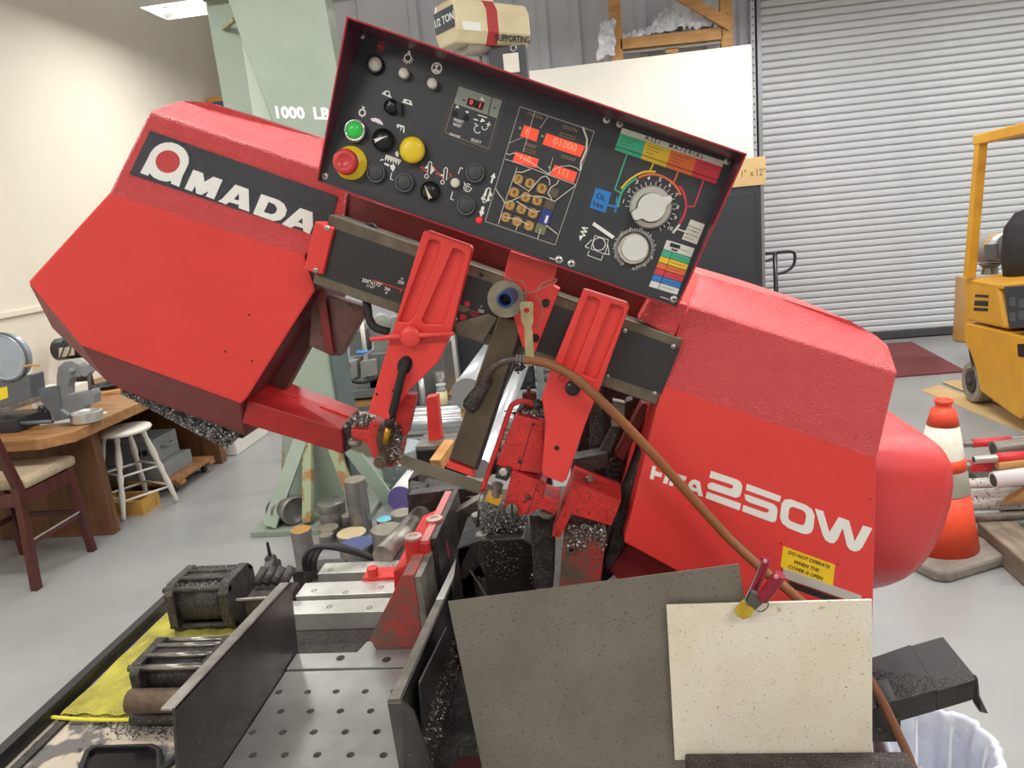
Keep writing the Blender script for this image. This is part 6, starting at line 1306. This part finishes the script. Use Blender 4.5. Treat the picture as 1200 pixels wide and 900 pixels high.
# guard: rear pillar leaning, roof bar
pt, pb2 = FS(1150, 165), FS(1136, 325)
part('guard_pillar', bar(pt, pb2, .075, .06, sn), YEL, fk, .008)
part('guard_roof', bar(FS(1146, 164), FS(1146, 164)+sdv*1.6+V((0, 0, .04)), .07, .07), YEL, fk, .008)
part('guard_roof', bar(FS(1146, 164)-sn*.95, FS(1146, 164)-sn*.95+sdv*1.6, .07, .07), YEL, fk, .008)
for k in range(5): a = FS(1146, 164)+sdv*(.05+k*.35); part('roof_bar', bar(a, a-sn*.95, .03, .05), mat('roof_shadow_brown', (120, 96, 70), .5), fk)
part('guard_pillar', bar(pt-sn*.95, pb2-sn*.95, .06, .06, sn), YEL, fk, .008)
part('front_pillar', bar(FS(1146, 164)+sdv*1.55, V((FS(1136, 380)+sdv*1.55).to_tuple()), .07, .07, sn), YEL, fk, .008)
# gas bottle, seat, steering column
gb0 = FS(1149, 292, -.35); gb1 = FS(1186, 288, -.35)
part('gas_bottle', lathe(gb0, gb1-gb0, [(.06, -.03), (.10, .0), (.11, .04), (.11, (gb1-gb0).length)], 24), mat('bottle_grey', (158, 160, 160), .35, .3), fk, smooth=True)
part('bottle_strap', lathe(gb0+(gb1-gb0)*.62, gb1-gb0, [(.113, 0), (.113, .05)], 24), mat('strap_orange', (200, 150, 70), .5), fk)
part('bottle_collar', prism([FS(1153, 287, -.22), FS(1167, 286, -.22), FS(1168, 304, -.22), FS(1154, 304, -.22)], -sn*.02), mat('collar_dark', (86, 84, 82), .5), fk)
part('bottle_cradle', lathe(FS(1160, 318, -.3), (0, 0, 1), [(.06, -.02), (.05, .03), (.08, .06)], 16), STEELW, fk)
part('seat_back', lathe(FS(1206, 300, -.3), (0, 0, 1), [(.14, -.18), (.17, 0), (.16, .2), (.10, .3), (.02, .33)], 20), RUB, fk, smooth=True)
part('wheel_arch', prism([FS(1134, 404, -.02), FS(1143, 407, -.02), FS(1146, 430, -.02), FS(1140, 440, -.02)], -sn*.1), BLKP, fk)
wc_ = FS(1137, 445, -.02); wr = .155
wc_.z = wr+.013
part('rear_wheel', lathe(wc_-sn*.14, sn, [(wr*.92, 0), (wr, .015), (wr, .125), (wr*.92, .14), (wr*.66, .14), (wr*.6, .125), (wr*.3, .13), (.02, .14)], 30), mat('grey_tyre', (150, 142, 130), .7, var=(14, (112, 106, 98), .7)), fk)
part('rear_wheel', lathe(wc_-sn*.95, sn, [(wr*.92, 0), (wr, .015), (wr, .125), (wr*.92, .14)], 30), RUB, fk)
part('wheel_hub', lathe(wc_+sn*.0, sn, [(wr*.55, -.01), (wr*.5, .002), (wr*.2, .004), (wr*.18, .02), (.01, .022)], 24), DARKM, fk)
wf = wc_+sdv*1.15+V((0, 0, .08)); part('front_wheel', lathe(wf-sn*.2, sn, [(.2, 0), (.235, .02), (.235, .18), (.2, .2), (.1, .2)], 30), RUB, fk)

# dark red mat and cardboard sheets on the floor
solo('floor_mat', prism([(2.55, 6.50, 0), (3.18, 6.54, 0), (3.30, 7.93, 0), (2.60, 7.93, 0), (2.0, 6.6, 0)], (0, 0, .012)), mat('maroon_mat', (116, 58, 60), .85, var=(3, (100, 50, 52), .6)), 'dark red floor mat lying before the roller door', 'mat')
cbs = [PZ(1080, 458, 0), PZ(1118, 445, 0), PZ(1230, 500, 0), PZ(1210, 512, 0)]
solo('cardboard_sheet', prism([PZ(1079, 458, 0), PZ(1100, 452, 0), PZ(1240, 500, 0), PZ(1215, 515, 0), PZ(1182, 500, 0)], (0, 0, .006)), CARD, 'flattened cardboard sheet on the floor nearest the cone', 'cardboard')
solo('cardboard_sheet', prism([p+V((0, 0, .006)) for p in (PZ(1104, 449, 0), PZ(1128, 446, 0), PZ(1250, 478, 0), PZ(1240, 498, 0), PZ(1150, 468, 0))], (0, 0, .006)), CARD, 'flattened cardboard sheet tucked under the forklift wheel', 'cardboard')

# traffic cone
k0 = PZ(1099, 640, .04); cn = thing('traffic_cone', (k0.x, k0.y, 0), 'orange traffic cone with white sleeve on a grimy rubber base', 'traffic cone')
GRB = mat('grimy_rubber', (118, 108, 98), .8, var=(10, (150, 142, 132), .7), bump=(40, .4))
ang = math.radians(24); cs_, sn_ = math.cos(ang), math.sin(ang); hbz = .215
bpts = []
for a, b in ((-1, -.82), (-.82, -1), (.82, -1), (1, -.82), (1, .82), (.82, 1), (-.82, 1), (-1, .82)): bpts.append(V((k0.x+hbz*(a*cs_-b*sn_), k0.y+hbz*(a*sn_+b*cs_), .0)))
part('cone_base', prism(bpts, (0, 0, .055)), GRB, cn, .014)
HT = PY(1104, 468, k0.y).z
def cz(z): return .040+(.165-.040)*(1-(z-.05)/(HT-.05))
def cseg(nm, z0, z1, m, extra=0, prof=None): part(nm, lathe((k0.x, k0.y, z0), (0, 0, 1), prof or [(cz(z0)+extra, 0), (cz(z1)+extra, z1-z0)], 36), m, cn, smooth=True)
cseg('cone_body', .05, HT*.435, ORNG); cseg('reflective_sleeve', HT*.435, HT*.845, CWHT, .003); cseg('orange_band', HT*.577, HT*.649, ORNG, .0042)
tz = HT*.845; th = HT-tz
cseg('cone_top', tz, HT, ORNG, .002, [(cz(tz)+.004, 0), (.048, th*.62), (.036, th*.66), (.032, th*.72), (.032, th*.86), (.037, th*.88), (.037, th), (.028, th), (.026, th*.6)])

# pile of bars, tubes and tins on timber
tl = thing('timber_bearer', (2.0, 3.3, 0), 'weathered grey timber bearer on the floor behind the cone', 'timber')
a, b = PZ(1166, 622, .06), PZ(1226, 672, .06)
part('beam', bar(V((a.x, a.y, .055)), V((b.x, b.y, .055)), .16, .11), WOODG, tl, .008)
PIPE = mat('dull_pipe', (146, 140, 132), .4, .6, var=(8, (110, 102, 94), .7)); REDT_ = mat('red_tape', (206, 44, 52), .4, bump=(80, .5)); LABEL = mat('newsprint_label', (214, 212, 206), .6, spots=((60, (90, 88, 86), .60), (150, (60, 60, 62), .62)))
def rod(x0, y0, x1, y1, Y, rpx, m, label, tape=None, cat='steel bar'):
    p, q2 = PY(x0, y0, Y), PY(x1, y1, Y); r = rpx*Y/FPX
    t = thing('pipe_length', p.lerp(q2, .5), label, cat, 'bar stock pile behind the cone')
    part('shaft', cyl(p, p+(q2-p).normalized()*1.2, r, 18), m, t, smooth=True)
    part('bore', lathe(p, p-q2, [(r*.8, -.001), (r*.75, .0015), (.001, .001)], 18), DARKM, t)
    if tape:
        d = (q2-p).normalized(); L_ = (q2-p).length; part('red_tape', cyl(p+d*(L_*tape[0]), p+d*(L_*tape[1]), r*1.25, 14), REDT_, t, smooth=True)
rod(1122, 521, 1200, 515, 3.75, 4, PIPE, 'slim pipe with red taped end at the top rear of the bar pile', (.22, .80))
rod(1164, 527, 1215, 521, 3.6, 10, PIPE, 'wide dark ended steel tube beside the cone top')
rod(1141, 539, 1200, 534, 3.45, 4.6, STEEL, 'bright thin tube with red tape near the middle of the pile', (.45, 1.0))
rod(1124, 547, 1200, 543, 3.5, 6, PIPE, 'short pipe with broad red tape band below the bright tube', (.15, .48))
rod(1164, 563, 1215, 556, 3.36, 10, mat('white_can', (222, 222, 220), .35, spots=(40, (120, 118, 116), .68)), 'white printed cylinder lying on the bar pile', None, 'tube')
rod(1128, 567, 1200, 563, 3.45, 6, LABEL, 'pipe wrapped in printed paper behind the white cylinder')
rod(1130, 586, 1215, 583, 3.50, 13, LABEL, 'thick tube wrapped in newsprint above the timber bearer')
rod(1140, 608, 1215, 603, 3.36, 5.5, STEELW, 'dark grey square edged bar at the bottom of the pile')
rod(1150, 620, 1215, 613, 3.62, 6, PIPE, 'plain floor level pipe under the bar pile')
solo('wood_wedge', prism([PY(1171, 543, 3.42), PY(1205, 539, 3.42), PY(1205, 547, 3.42), PY(1171, 551, 3.42)], (0, .04, 0)), WOODP, 'pine wedge packed between the pipes of the pile', 'wood wedge', .003)
solo('wood_wedge', prism([PY(1178, 590, 3.39), PY(1205, 573, 3.39), PY(1205, 590, 3.39)], (0, .04, 0)), WOODP, 'pale wedge lying on the newsprint wrapped tube', 'wood wedge', .003)
solo('steel_cradle', box((1.98, 3.64, 0), (2.6, 4.0, .10)), DARKM, 'low dark steel cradle under the bar pile', 'cradle', .006)
